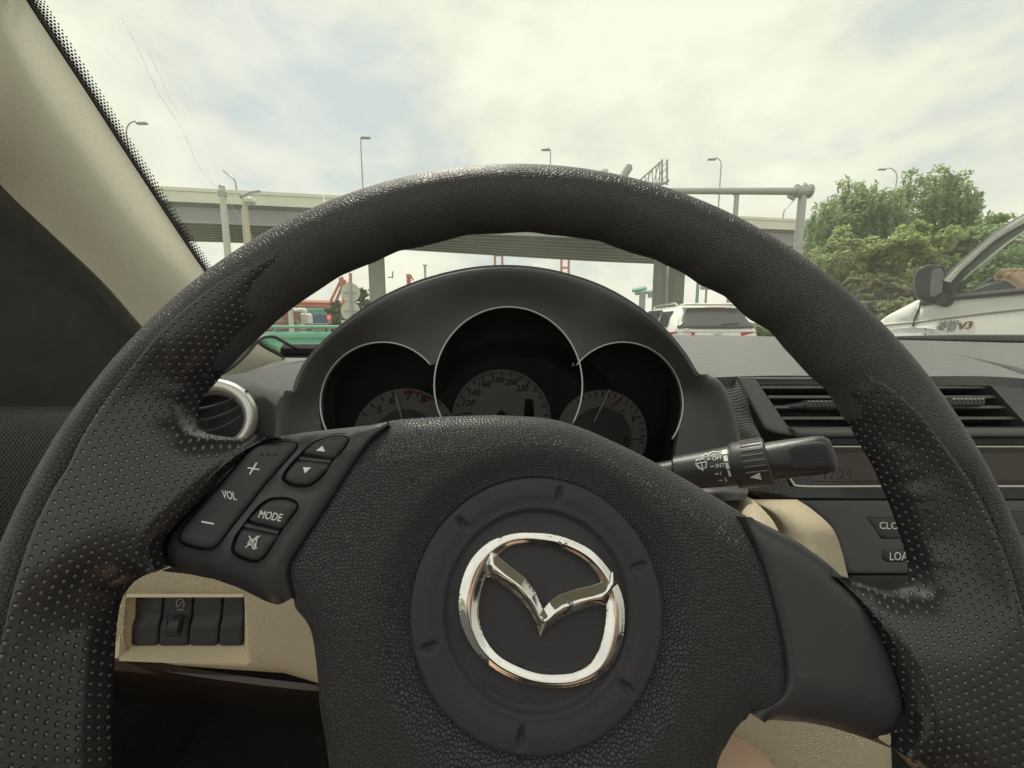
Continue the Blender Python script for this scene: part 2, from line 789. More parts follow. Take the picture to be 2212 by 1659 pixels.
M['rubber'] = mat('black_rubber', (.014, .014, .015), .65)
M['brown'] = mat('lcd_and_shade_brown', (.045, .028, .022), .12)
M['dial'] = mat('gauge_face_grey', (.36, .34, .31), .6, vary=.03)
M['dialdark'] = mat('gauge_face_dark', (.13, .128, .122), .6, vary=.03)
M['red'] = mat('red_mark', (.26, .08, .07), .5)
M['skin'] = mat('skin', (.70, .47, .34), .5, grain=('noise', 500, .0004), vary=.07, vscale=18)
M['carpet'] = mat('dark_carpet', (.018, .016, .013), .95, grain=('noise', 900, .002))


def chrome():
    t = NT('worn_chrome')
    b = t.b
    n = t.noise(150, 6, rough=.62)
    f = t.maprange(n, .625, .640, 0, 1)
    t.l(t.mixc(f, (.80, .79, .75), (.22, .22, .22)), b.inputs['Base Color'])
    t.l(t.maprange(f, 0, 1, .10, .45, False), b.inputs['Roughness'])
    b.inputs['Metallic'].default_value = 1
    t.l(t.bump(t.math('SUBTRACT', 1.0, f), .0001), b.inputs['Normal'])
    return t.m


def perforated():
    """black leather pricked with a regular hexagonal pattern of small round dimples; UV in metres"""
    t = NT('dimpled_leather')
    b = t.b
    sx, sy = .0031, .0031 * 1.732
    uv = t.coord('UV')
    sep = t.n('ShaderNodeSeparateXYZ')
    t.l(uv, sep.inputs[0])
    u, v = t.math('DIVIDE', sep.outputs[0], sx), t.math('DIVIDE', sep.outputs[1], sy)

    def cell(off):
        a = t.math('MULTIPLY', t.math('SUBTRACT', t.math('FRACT', t.math('ADD', u, off)), .5), sx)
        c = t.math('MULTIPLY', t.math('SUBTRACT', t.math('FRACT', t.math('ADD', v, off)), .5), sy)
        return t.math('SQRT', t.math('ADD', t.math('MULTIPLY', a, a), t.math('MULTIPLY', c, c)))
    d = t.math('MINIMUM', cell(0.0), cell(.5))
    h = t.maprange(d, .0002, .00080, 0, 1)
    fine = t.noise(900, 3)
    hh = t.math('ADD', h, t.math('MULTIPLY', fine, .05))
    b.inputs['Specular IOR Level'].default_value = .6
    t.l(t.bump(hh, .00065, 1.0), b.inputs['Normal'])
    base = t.mixc(t.noise(40, 4), (.019, .019, .021), (.027, .027, .029))
    dimple_glint = t.math('MULTIPLY', t.maprange(d, .00022, .00066, 1, 0), t.maprange(t.noise(25, 4), .35, .65, .35, .95))  # lighter grey painted into the dimples in place of sky glints
    t.l(t.mixc(dimple_glint, base, (.20, .19, .17)), b.inputs['Base Color'])
    t.l(t.maprange(t.noise(60, 4), .3, .7, .27, .36), b.inputs['Roughness'])
    return t.m


M['chrome'] = chrome()
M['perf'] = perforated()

# ------------------------------------------------------------------ steering wheel, turned a little to the right
_y, _t = R(3.1), R(21.9)
_f = arr(-math.sin(_y), math.cos(_y), 0)
W = Plane((.009, .131, ZC - .096), (math.cos(_y), math.sin(_y), 0), _f * math.sin(_t) + arr(0, 0, math.cos(_t)))
wheel = thing('steering_wheel', 'black leather steering wheel with dimpled grips and chrome winged emblem', 'steering wheel', plane=W)
EYE = np.array([(arr(0, 0, ZC) - W.o) @ W.X, (arr(0, 0, ZC) - W.o) @ W.U, (arr(0, 0, ZC) - W.o) @ W.N])
RC, RA, RB = .1612, .0142, .0150
RI = .0108      # the rim's inner half is slimmer where the grips lie over it

TOP_IN = [(739, 594), (756, 588), (810, 567), (832, 556), (861, 542), (908, 535), (962, 521), (1010, 507), (1073, 506), (1115, 503), (1146, 501), (1184, 508), (1264, 517), (1295, 520), (1327, 534), (1372, 550), (1416, 561), (1438, 573), (1477, 591), (1515, 618), (1569, 642), (1601, 676), (1620, 692), (1667, 718), (1696, 755), (1734, 797)]
L_IN = [(442, 931), (431, 899), (431, 894), (441, 862), (470, 828), (514, 777), (568, 723), (641, 660)]
R_IN = [(1755, 819), (1788, 845), (1817, 895), (1843, 943), (1879, 1005), (1897, 1046), (1916, 1089), (1937, 1151), (1952, 1202), (1956, 1250)]
INH = -.006
_q = W.pxs([(514, 777), (568, 723), (600, 693), (641, 660), (690, 627)] + TOP_IN + [(1755, 819), (1788, 845), (1817, 895)], INH)
_th, _rr = np.degrees(np.arctan2(_q[:, 1], _q[:, 0])), np.hypot(_q[:, 0], _q[:, 1])
_o = np.argsort(_th)
_th, _rr = _th[_o], _rr[_o]


def rim_in(deg):
    """how far the rim reaches inward of its centre circle"""
    d = (np.asarray(deg) + 180) % 360 - 180
    r = np.interp(d, _th, _rr, left=RC - RI, right=RC - RI)
    w = sstep(d, _th[0] - 12, _th[0]) * (1 - sstep(d, _th[-1], _th[-1] + 12))
    r0 = np.where(d < _th[0], _rr[0], np.where(d > _th[-1], _rr[-1], r))
    return RC - (w * np.where((d >= _th[0]) & (d <= _th[-1]), r, r0) + (1 - w) * (RC - RI)) + .0006


def rim_mesh():
    nt_, ns = 420, 40
    th = np.linspace(-90, 270, nt_, endpoint=False)
    ph = np.linspace(-np.pi / 2, 1.5 * np.pi, ns, endpoint=False)
    A, B = np.meshgrid(np.radians(th), ph, indexing='ij')
    ai = rim_in(th)[:, None]
    ci, sn = np.cos(B), np.sin(B)
    r = RC + np.where(ci > 0, RA * ci, ai * ci)
    # fingers' waves sit on the hidden side of the inner edge
    h = RB * sn - .25 * np.where(ci < 0, (ai - RA) * (-ci) ** 2, 0)
    d_ = (th[:, None] + 180) % 360 - 180
    d_ = np.where(d_ < -120, d_ + 360, d_)
    und = sstep(d_, 142, 152) * (1 - sstep(d_, 222, 240)) + (1 - sstep(d_, 12, 20)) * sstep(d_, -60, -40)
    h = np.where((ci < .25) & (sn > 0), h * (1 - .45 * und * sstep(-ci, -.25, .35)), h)
    P = np.stack([(r * np.cos(A)).ravel(), (r * np.sin(A)).ravel()], 1)
    V = W.w(P, h.ravel())
    F = []
    for i in range(nt_):
        j = (i + 1) % nt_
        for k in range(ns):
            l = (k + 1) % ns
            F.append((i * ns + k, j * ns + k, j * ns + l, i * ns + l))
    return V, F, np.stack([(A * .16).ravel(), (B * .016).ravel()], 1)


_r = rim_mesh()
mk('rim', _r, M['leather'], wheel, smooth=180, uv=_r[2])


def rim_h(P):
    """height of the rim's front surface"""
    r = np.hypot(P[:, 0], P[:, 1])
    ai = rim_in(np.degrees(np.arctan2(P[:, 1], P[:, 0])))
    x = RC - r
    c = np.clip(np.where(x > 0, x / ai, -x / RA), 0, 1)
    z = RB * np.sqrt(1 - c ** 2) - np.where(x > 0, .25 * (ai - RA) * c ** 2, 0)
    d_ = (np.degrees(np.arctan2(P[:, 1], P[:, 0])) + 180) % 360 - 180
    d_ = np.where(d_ < -120, d_ + 360, d_)
    und = sstep(d_, 142, 152) * (1 - sstep(d_, 222, 240)) + (1 - sstep(d_, 12, 20)) * sstep(d_, -60, -40)
    z = z * (1 - .45 * und * sstep(np.where(x > 0, c, -c), -.25, .35))
    return np.where((x > ai) | (-x > RA), -.05, z)


def tube_hit(px, py):
    d = ray(px, py)
    D = np.array([d @ W.X, d @ W.U, d @ W.N])
    D /= np.linalg.norm(D)
    t = .05
    for _ in range(80):
        p = EYE + D * t
        r = math.hypot(p[0], p[1])
        s = math.hypot(r - RC, p[2]) - RA * 1.02
        if s < 1e-6:
            break
        t += s
        if t > .6:
            return W.px(px, py, .012)
    return p[:2]


def grip(name, seam, free, joint, cut=.0, wrap=True, ends=()):
    """the dimpled panel: seam on the crest of the rim, free edges rounded away, joint against the spoke's cover"""
    S = np.array([tube_hit(*p) for p in seam])
    S = catmull(S, len(S) * 5)
    Fr = [W.pxs(f, INH) for f in free]
    Fr = [catmull(f, len(f) * 4) for f in Fr]
    J = W.pxs(joint, .002)
    J = catmull(J, len(J) * 4)
    a_, b_ = Fr[1][-1], S[0]
    ra_, rb_ = math.hypot(*a_), math.hypot(*b_)
    ta_, tb_ = math.atan2(a_[1], a_[0]), math.atan2(b_[1], b_[0])
    En = np.array([((ra_ + (rb_ - ra_) * k) * math.cos(ta_ + (tb_ - ta_) * k * k), (ra_ + (rb_ - ra_) * k) * math.sin(ta_ + (tb_ - ta_) * k * k)) for k in (.12, .25, .38, .5, .62, .75, .88)])
    out = np.concatenate([S, Fr[0], J, Fr[1], En])
    CUT = np.concatenate([Fr[1][-1:], En, S[:1]])

    def h(P):
        r = np.hypot(P[:, 0], P[:, 1])
        df = np.minimum(dist_to(P, Fr[0]), dist_to(P, Fr[1]))
        top = .0030 + .0120 * sstep(r, .080, .158)
        z = top - roundover(df, .015, top + .006)
        q = RB * np.sqrt(np.maximum(0, 1 - np.clip((r - RC) / RA, 0, 1) ** 2))
        z = np.where(r > RC, np.minimum(z, q), z)
        w = 1 - sstep(dist_to(P, CUT), .002, .016)
        return z * (1 - w) + np.maximum(rim_h(P), -.006) * w

    def post(P, z, F, bd):
        # relax the surface so that it is drawn taut like leather, then press in the seam and the joint
        z0 = z.copy()
        z = relax(P, z, F, bd, 90)
        ds, dj, dc = dist_to(P, S), dist_to(P, J), dist_to(P, CUT)
        z = np.where(dist_to(P, S) < .006, z0 * (1 - sstep(ds, .001, .006)) + z * sstep(ds, .001, .006), z)
        w = 1 - sstep(dc, .004, .022)
        z = z * (1 - w) + np.maximum(rim_h(P), -.006) * w
        z = np.maximum(z, rim_h(P))
        z = z + .0009 - roundover(ds, .0017, .0024) - .0022 * (1 - sstep(dj, 0, .002))
        return z - cut * (1 - sstep(dc, 0, .005))
    V, F, P = relief(W, out, h, .0014, skirt=.0055, insets=(.0003, .0007, .0012, .002), skirt_in=1.0, free=Fr, post=post)
    hh = (V - W.o) @ W.N
    r = np.hypot(P[:, 0], P[:, 1])
    uv = np.stack([(np.arctan2(P[:, 1], P[:, 0]) % (2 * np.pi) if wrap else np.arctan2(P[:, 1], P[:, 0])) * .148, r - np.clip(.015 - hh, 0, .03) * .8], 1)
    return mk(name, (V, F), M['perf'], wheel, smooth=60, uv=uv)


POD_L = [(356, 1228), (351, 1208), (359, 1173), (386, 1135), (431, 1087), (485, 1025), (533, 977), (566, 957), (604, 945)]
L_SEAM = [(664, 537), (629, 541), (592, 551), (544, 572), (495, 597), (446, 630), (397, 669), (361, 701), (324, 743), (253, 833), (187, 930), (150, 1008), (120, 1053), (73, 1148), (37, 1258), (11, 1367), (0, 1440), (-10, 1560), (-12, 1720), (-10, 1900)]
L_LOW = [(250, 1900), (246, 1720), (246, 1659), (248, 1570), (250, 1500), (253, 1420), (258, 1350), (266, 1300), (282, 1270), (302, 1250), (330, 1237), (352, 1231)]
L_TOP = [(560, 943), (512, 946), (464, 940)] + L_IN[:-1] + [(600, 695)]
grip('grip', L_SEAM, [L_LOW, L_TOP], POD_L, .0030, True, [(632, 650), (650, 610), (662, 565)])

R_SEAM = [(1800, 799), (1832, 797), (1864, 801), (1882, 812), (1915, 832), (1952, 860), (1990, 900), (2024, 948), (2056, 990), (2087, 1034), (2114, 1083), (2134, 1124), (2153, 1171), (2171, 1213), (2188, 1270), (2208, 1346), (2224, 1450), (2234, 1560), (2238, 1720), (2240, 1880)]
R_LOW = [(2090, 1880), (2010, 1730), (1985, 1690), (1966, 1659), (1945, 1636), (1926, 1614)]
COVER_R = [(1923, 1612), (1936, 1600), (1945, 1560), (1945, 1518), (1937, 1482), (1923, 1434), (1897, 1372), (1864, 1314), (1835, 1274), (1799, 1244)]
R_TOP = [(1812, 1242), (1861, 1261), (1912, 1274), (1945, 1266)] + R_IN[:0:-1]
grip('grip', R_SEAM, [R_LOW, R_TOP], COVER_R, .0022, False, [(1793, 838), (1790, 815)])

# airbag cover in the middle
PAD_TOP = [(838, 910), (870, 906), (950, 902), (1040, 899), (1100, 900), (1180, 906), (1250, 925), (1330, 960), (1400, 995), (1500, 1050), (1560, 1085), (1612, 1116)]
PAD_R = [(1612, 1116), (1631, 1168), (1653, 1234), (1671, 1299), (1689, 1372), (1698, 1427), (1700, 1474), (1689, 1511), (1660, 1535), (1627, 1545)]
PAD_LOW = [(1605, 1562), (1587, 1584), (1572, 1610), (1557, 1639), (1540, 1720), (1520, 1800)]
PAD_LOWL = [(735, 1800), (712, 1700), (705, 1659), (698, 1601), (686, 1528), (683, 1473), (672, 1382), (657, 1345), (636, 1323), (622, 1299)]
PAD_L = [(622, 1296), (617, 1261), (622, 1221), (646, 1181), (700, 1100), (754, 1015), (802, 942), (836, 912)]


def pad():
    T = catmull(W.pxs(PAD_TOP, -.014), 60)
    Rr = catmull(W.pxs(PAD_R, -.002), 40)
    Lo = catmull(W.pxs(PAD_LOW, -.006), 30)
    Ll = catmull(W.pxs(PAD_LOWL, -.006), 40)
    L = catmull(W.pxs(PAD_L, -.001), 40)
    out = np.concatenate([T, Rr[1:], Lo, Ll, L])

    def h(P):
        r = np.hypot(P[:, 0], P[:, 1])
        z = -.0030 + .0052 * sstep(r, .0440, .0560) - .004 * sstep(r, .062, .11)
        z -= roundover(dist_to(P, T), .022, .014)
        z -= roundover(np.minimum(dist_to(P, Rr), dist_to(P, L)), .0045, .0030)
        z -= roundover(np.minimum(dist_to(P, Lo), dist_to(P, Ll)), .016, .010)
        return z
    t = np.linspace(0, 2 * np.pi, 200, endpoint=False)
    hole = .0441 * np.stack([np.cos(t), np.sin(t)], 1)
    V, F, P = relief(W, out, h, .0022, holes=[hole], skirt=.012, insets=(.0004, .0010, .0018, .003), skirt_in=1.1, free=[T, Lo, Ll], hole_skirt=.004)
    mk('airbag_cover', (V, F), M['pad'], wheel, smooth=60, uv=P)


pad()


def emblem_px(x, y):
    return (.54 * (1500 + x / 1.3043), .54 * (1800 + y / 1.3043))


NOTCH = [W.px(*emblem_px(*p), 0) for p in [(965, 230), (465, 393), (308, 1020), (760, 1515), (1335, 1265), (1385, 610)]]


def disc():
    t = np.linspace(0, 2 * np.pi, 260, endpoint=False)
    out = .0438 * np.stack([np.cos(t), np.sin(t)], 1)

    def h(P):
        r = np.hypot(P[:, 0], P[:, 1])
        z = -.0008 * np.ones(len(P)) + .0010 * sstep(r, .034, .0385)
        z -= .0026 * (1 - sstep(r, .0310, .0330))
        z -= roundover(.0438 - r, .0016, .0016)
        for c in NOTCH:
            a = math.atan2(c[1], c[0])
            er, et = arr(math.cos(a), math.sin(a)), arr(-math.sin(a), math.cos(a))
            q = P - er * .0385
            k = np.sqrt((q @ er / .0037) ** 2 + (q @ et / .0018) ** 2)
            z -= .0017 * np.clip(1.5 * (1 - k), 0, 1) * (1 + .4 * np.clip(q @ et / .0015, -1, 1))
        return z
    V, F, P = relief(W, out, h, .00075, skirt=.004, insets=(.0003, .0008))
    mk('centre_disc', (V, F), M['fine'], wheel, smooth=60)


disc()

# emblem: a worn chrome oval with a pair of wings
EH = -.0018
RING_O = [(800, 428), (950, 442), (1100, 502), (1195, 588), (1262, 690), (1298, 790), (1304, 900), (1290, 1000), (1250, 1100), (1180, 1178), (1080, 1225), (960, 1243), (800, 1225), (650, 1160), (540, 1070), (470, 960), (438, 850), (440, 740), (470, 630), (520, 545), (600, 475), (700, 438)]
RING_I = [(815, 490), (950, 512), (1065, 566), (1150, 645), (1196, 740), (1205, 825), (1200, 900), (1180, 1000), (1130, 1100), (1060, 1150), (980, 1168), (860, 1165), (750, 1130), (650, 1075), (585, 1000), (550, 920), (540, 840), (552, 740), (585, 640), (638, 552), (690, 510), (750, 492)]
WING = [(602, 482), (640, 548), (700, 600), (780, 660), (840, 740), (876, 826), (905, 790), (960, 750), (1050, 720), (1120, 705), (1182, 684), (1236, 632), (1262, 690), (1240, 742), (1200, 808), (1130, 815), (1040, 845), (960, 880), (900, 928), (858, 968), (840, 905), (805, 838), (760, 780), (690, 720), (630, 682), (580, 662), (568, 590)]
_to = catmull(W.pxs([emblem_px(*p) for p in RING_O], EH), 200, True)
_ti = catmull(W.pxs([emblem_px(*p) for p in RING_I], EH), 180, True)
V_, F_, _ = relief(W, _to, lambda P: EH + .0004 + np.minimum(.0017, .62 * np.minimum(dist_to(P, _to, True), dist_to(P, _ti, True))), .00034, holes=[_ti], skirt=.0025, insets=(.0002,), post=lambda P, z, F, bd: relax(P, z, F, bd, 4))
emb = mk('emblem', (V_, F_), M['chrome'], wheel, smooth=60)
_w = W.pxs([emblem_px(*p) for p in WING], EH)
V_, F_, _ = relief(W, _w, lambda P: EH + .0008 + np.minimum(.0030, .95 * dist_to(P, _w, True)), .00028, skirt=.0025, post=lambda P, z, F, bd: relax(P, z, F, bd, 4))
mk('emblem_wing', (V_, F_), M['chrome'], emb, smooth=60)


# spoke covers
def button_px(x, y):
    return (.54 * (600 + x * .49729), .54 * (1600 + y * .49729))


VOL = [(905, 352), (1130, 346), (1165, 356), (1168, 392), (1100, 480), (950, 650), (800, 840), (650, 1030), (560, 1150), (500, 1192), (400, 1190), (280, 1155), (240, 1115), (262, 1040), (400, 870), (560, 690), (700, 520), (800, 410)]
UP = [(1232, 432), (1300, 358), (1400, 312), (1520, 294), (1580, 306), (1580, 345), (1540, 410), (1472, 476), (1350, 456)]
DOWN = [(1190, 488), (1310, 490), (1445, 522), (1400, 590), (1330, 656), (1260, 690), (1150, 680), (1085, 640), (1088, 600), (1140, 530)]
MODE = [(795, 972), (850, 900), (920, 832), (990, 800), (1100, 797), (1175, 826), (1185, 870), (1130, 945), (1062, 1036), (930, 1012)]
MUTE = [(745, 1034), (850, 1052), (1022, 1094), (980, 1170), (920, 1258), (850, 1293), (740, 1265), (678, 1215), (684, 1150), (712, 1085)]
POD_TOP = [(606, 943), (700, 930), (807, 918), (834, 912)]
POD_LOW = [(621, 1298), (606, 1303), (584, 1296), (530, 1269), (475, 1250), (420, 1239), (358, 1232)]
BH = .0022


def grow(P, k):
    P = np.asarray(P)
    t = np.roll(P, -1, 0) - np.roll(P, 1, 0)
    a = np.sum(P[:, 0] * np.roll(P[:, 1], -1) - np.roll(P[:, 0], -1) * P[:, 1])
    n = np.stack([t[:, 1], -t[:, 0]], 1) / (np.linalg.norm(t, axis=1)[:, None] + 1e-12) * np.sign(a)
    return P + n * k


def pod():
    T = W.pxs(POD_TOP, -.008)
    B = W.pxs(POD_LOW, -.012)
    L = W.pxs(POD_L, .001)
    Rr = W.pxs(PAD_L[::-1], 0)
    out = np.concatenate([catmull(T, 30), catmull(Rr, 40), catmull(B, 40), catmull(L, 50)])
    btn = {k: catmull(W.pxs([button_px(*p) for p in v], BH), 70, True) for k, v in dict(vol=VOL, up=UP, down=DOWN, mode=MODE, mute=MUTE).items()}
    both1 = catmull(W.pxs([button_px(*p) for p in UP[1:8]] + [button_px(*p) for p in DOWN[3:]], BH), 90, True)
    both2 = catmull(W.pxs([button_px(*p) for p in MODE[1:9]] + [button_px(*p) for p in MUTE[3:]], BH), 90, True)
    holes = [grow(btn['vol'], .0007), grow(both1, .0007), grow(both2, .0007)]

    def h(P):
        z = .0022 * np.ones(len(P))
        z -= roundover(dist_to(P, T), .012, .010)
        z -= roundover(dist_to(P, B), .016, .0142)
        z -= roundover(np.minimum(dist_to(P, Rr), dist_to(P, L)), .004, .0025)
        for q in holes:
            z += .0006 * (1 - sstep(dist_to(P, q, True), 0, .0016))
        return z
    V, F, P = relief(W, out, h, .0014, holes=holes, skirt=.014, insets=(.0004, .001, .002), skirt_in=1.1, free=[T, B], hole_skirt=.003)
    mk('switch_pod', (V, F), M['smooth'], wheel, smooth=60)
    # a dark tray under the buttons and a bar between each pair
    g = [relief(W, grow(q, .001), lambda P: np.full(len(P), -.0006), .004, skirt=.001)[:2] for q in holes]
    mk('button_tray', join(g), M['dark'], wheel, smooth=0)
    for a, b in (((1210, 470), (1460, 497)), ((770, 1006), (1040, 1066))):
        p, q = button_px(*a), button_px(*b)
        mk('button_divider', tube([W.w(W.px(*p, .001), .0010)[0], W.w(W.px(*q, .001), .0010)[0]], .0009, 8), M['smooth'], wheel)
    names = dict(vol='volume_button', up='up_button', down='down_button', mode='mode_button', mute='mute_button')
    res = {}
    for k, q in btn.items():
        V, F, P = relief(W, q, lambda P, q=q: BH + .0010 - roundover(dist_to(P, q, True), .0022, .0016), .0012, skirt=.003, insets=(.0003, .0007, .0013))
        res[k] = mk(names[k], (V, F), M['button'], wheel, smooth=60)
    b = button_px
    z = BH + .0010
    mk('lettering', text_on(W, 'VOL', b(588, 788), b(700, 806), b(578, 722), z), M['white_print'], res['vol'], smooth=0)
    mk('plus_mark', join([stroke_on(W, [b(790, 545), b(882, 560)], 2.6, z), stroke_on(W, [b(862, 505), b(806, 598)], 2.6, z + .0001)]), M['white_print'], res['vol'], smooth=0)
    mk('minus_mark', stroke_on(W, [b(420, 978), b(517, 996)], 3.4, z), M['white_print'], res['vol'], smooth=0)
    for x, y in ((900, 440), (952, 440), (1006, 440)):
        mk('raised_dot', lathe(W.w(W.px(*b(x, y), z), z - .0002)[0], W.N, [(0, .0005), (.0004, .00045), (.0007, .0002)], 10), M['button'], res['vol'])
    mk('up_arrow', poly_on(W, [b(1390, 370), b(1410, 416), b(1340, 408)], z), M['white_print'], res['up'], smooth=0)
    mk('down_arrow', poly_on(W, [b(1234, 542), b(1300, 543), b(1250, 590)], z), M['white_print'], res['down'], smooth=0)
    mk('lettering', text_on(W, 'MODE', b(872, 945), b(1052, 978), b(896, 885), z), M['white_print'], res['mode'], smooth=0)
    sp = [[(800, 1092), (862, 1196)], [(888, 1092), (772, 1186)], [(812, 1120), (838, 1122), (868, 1094)], [(812, 1120), (790, 1160), (822, 1166), (836, 1200)], [(868, 1094), (846, 1200)]]
    mk('mute_mark', join([stroke_on(W, [b(*p) for p in s], 1.7, z + .00005 * i) for i, s in enumerate(sp)]), M['white_print'], res['mute'], smooth=0)


pod()


def cover():
    T = W.pxs([(1614, 1117), (1655, 1138), (1696, 1160), (1740, 1190), (1780, 1222), (1799, 1243)], -.008)
    L = W.pxs(PAD_R[::-1], 0)
    B = W.pxs([(1923, 1612), (1897, 1602), (1842, 1580), (1769, 1558), (1715, 1548), (1640, 1546)], -.012)
    J = W.pxs(COVER_R[::-1], .001)
    out = np.concatenate([catmull(T, 30), catmull(J, 50), catmull(B, 30), catmull(L, 40)])

    def h(P):
        z = .0005 + .0030 * sstep(np.hypot(P[:, 0], P[:, 1]), .06, .11)
        z -= roundover(dist_to(P, T), .010, .0085)
        z -= roundover(dist_to(P, B), .018, .014)
        z -= roundover(np.minimum(dist_to(P, L), dist_to(P, J)), .003, .0022)
        return z
    V, F, P = relief(W, out, h, .0018, skirt=.012, insets=(.0004, .001, .002), skirt_in=1.1, free=[T, B])
    mk('spoke_cover', (V, F), M['smooth'], wheel, smooth=60)


cover()
# the armature that carries the spokes, behind their covers
for pa, pb, r_ in (((640, 1130), (330, 1080), .024), ((600, 1220), (345, 1168), .0095), ((1650, 1400), (1965, 1440), .020), ((1650, 1465), (1930, 1525), .008)):
    mk('spoke_arm', tube([W.w(W.px(*pa, -.02), -.026)[0], W.w(W.px(*pb, -.02), -.020)[0]], [r_, r_ * .85], 14, flat=.42, ref=tuple(W.U)), M['dark'], wheel)
# hub and column behind the wheel
mk('hub', lathe(W.w([0, 0], -.012)[0], -W.N, [(0, .060), (.012, .052), (.03, .040), (.05, .036)], 32), M['dark'], wheel)
# ------------------------------------------------------------------ the car around the driver
def P3(l):
    return [pt(*p) for p in l]


# windshield: glass from the base of the dash up to the roof edge
PIL = [(40, -40, .41), (56, 0, .425), (180, 190, .49), (300, 375, .56), (427, 566, .63), (500, 668, .672), (551, 738, .70), (612, 775, .735)]


def sheet_obj(name, rows, m, parent=None, nu=24, nv=24, thick=.004, scale=None, smooth=50, **k):
    V, F, uv = sheet(rows, nu, nv, thick)
    if scale is None:
        n = nu * nv
        G = V[:n].reshape(nv, nu, 3)
        su = np.linalg.norm(np.diff(G, axis=1), axis=2).sum(1).mean()
        sv = np.linalg.norm(np.diff(G, axis=0), axis=2).sum(0).mean()
        scale = (su, sv)
    return mk(name, (V, F), m, parent, smooth=smooth, uv=uv * np.array(scale), **k)


def glass_mat(name, tint, refl=.06, dirt=0.0, film=0.0):
    t = NT(name)
    t.t.nodes.remove(t.b)
    tr = t.n('ShaderNodeBsdfTransparent')
    tr.inputs[0].default_value = (*tint, 1)
    gl = t.n('ShaderNodeBsdfGlossy')
    gl.inputs['Roughness'].default_value = .02
    lw = t.n('ShaderNodeLayerWeight')
    lw.inputs[0].default_value = .5
    f = t.math('ADD', t.math('MULTIPLY', t.math('POWER', lw.outputs['Facing'], 5.0), refl * 8), refl * .35, True)
    mxn = t.n('ShaderNodeMixShader')
    t.l(f, mxn.inputs[0])
    t.l(tr.outputs[0], mxn.inputs[1])
    t.l(gl.outputs[0], mxn.inputs[2])
    last = mxn.outputs[0]
    if dirt:
        df = t.n('ShaderNodeBsdfDiffuse')
        df.inputs[0].default_value = (.12, .12, .10, 1)
        v = t.n('ShaderNodeTexVoronoi')
        v.inputs['Scale'].default_value = 46
        t.l(t.coord(), v.inputs['Vector'])
        spot = t.maprange(v.outputs['Distance'], .015, .035, dirt, 0)
        keep = t.maprange(t.noise(6, 3), .56, .60, 0, 1)
        m2 = t.n('ShaderNodeMixShader')
        t.l(t.math('MULTIPLY', spot, keep), m2.inputs[0])
        t.l(last, m2.inputs[1])
        t.l(df.outputs[0], m2.inputs[2])
        last = m2.outputs[0]
    if film:        # a thin film of road dust lit by the sky
        tl = t.n('ShaderNodeBsdfTranslucent')
        tl.inputs[0].default_value = (.86, .87, .80, 1)
        m3 = t.n('ShaderNodeMixShader')
        t.l(t.maprange(t.noise(5, 6, rough=.65), .3, .7, film * .75, film * 1.25), m3.inputs[0])
        t.l(last, m3.inputs[1])
        t.l(tl.outputs[0], m3.inputs[2])
        last = m3.outputs[0]
    t.l(last, t.out.inputs[0])
    return t.m


def frit_mat():
    t = NT('dotted_black_edge')
    uv = t.n('ShaderNodeSeparateXYZ')
    t.l(t.coord('UV'), uv.inputs[0])
    u, v = uv.outputs[0], uv.outputs[1]
    s = .0030

    def cell(off):
        a = t.math('SUBTRACT', t.math('FRACT', t.math('ADD', t.math('DIVIDE', u, s), off)), .5)
        c = t.math('MULTIPLY', t.math('SUBTRACT', t.math('FRACT', t.math('ADD', t.math('DIVIDE', v, s * 1.732), off)), .5), 1.732)
        return t.math('SQRT', t.math('ADD', t.math('MULTIPLY', a, a), t.math('MULTIPLY', c, c)))
    d = t.math('MINIMUM', cell(0.0), cell(.5))
    rad = t.maprange(u, .005, .0160, .60, .26, False)
    k = t.math('LESS_THAN', d, rad)
    tr = t.n('ShaderNodeBsdfTransparent')
    t.b.inputs['Base Color'].default_value = (.02, .02, .022, 1)
    t.b.inputs['Roughness'].default_value = .6
    mxn = t.n('ShaderNodeMixShader')
    t.l(k, mxn.inputs[0])
    t.l(tr.outputs[0], mxn.inputs[1])
    t.l(t.b.outputs[0], mxn.inputs[2])
    t.l(mxn.outputs[0], t.out.inputs[0])
    return t.m


M['windshield'] = glass_mat('windshield_glass', (.975, .985, .955), .05, .75, .018)
M['frit'] = frit_mat()

pil = P3(PIL)
ws = thing('windshield', 'large clear windshield with a dotted black border along its left edge', 'windshield', pil[-1])
BASE = [pil[-1], pt(800, 738, .86), pt(1100, 722, .96), pt(1500, 722, .985), pt(1900, 731, .93), pt(2212, 738, .86), pt(2500, 742, .78)]
TOP = [pil[0] + arr(0, -.01, .02), arr(-.30, .37, ZC + .475), arr(0, .36, ZC + .50), arr(.35, .36, ZC + .505), arr(.7, .34, ZC + .48), arr(1.0, .30, ZC + .43), arr(1.18, .25, ZC + .38)]
b7 = catmull(np.array(BASE), 15)
t7 = catmull(np.array(TOP), 15)
rows = []
pp = catmull(np.array(pil[::-1]), 9)
for i, s in enumerate(np.linspace(0, 1, 9)):
    row = b7 * (1 - s) + t7 * s
    bow = arr(0, .028, .022) * math.sin(math.pi * s)
    row = row + bow * np.linspace(0, 1, 15)[:, None].clip(0, .3) / .3
    row[0] = pp[i] * .999 + row[0] * .001
    row[0] = pp[i]
    rows.append(row)
gg = sheet(rows, 40, 24, .004)
sheet_obj('glass', rows, M['windshield'], ws, 40, 24, .004)
from mathutils.bvhtree import BVHTree
bvh = BVHTree.FromPolygons(gg[0].tolist(), gg[1])


def on_glass(px, py):
    d = Vector(ray(px, py).tolist()).normalized()
    q_ = bvh.ray_cast(Vector((0, 0, ZC)), d)[0]
    return np.array(q_) - np.array(d) * .0006


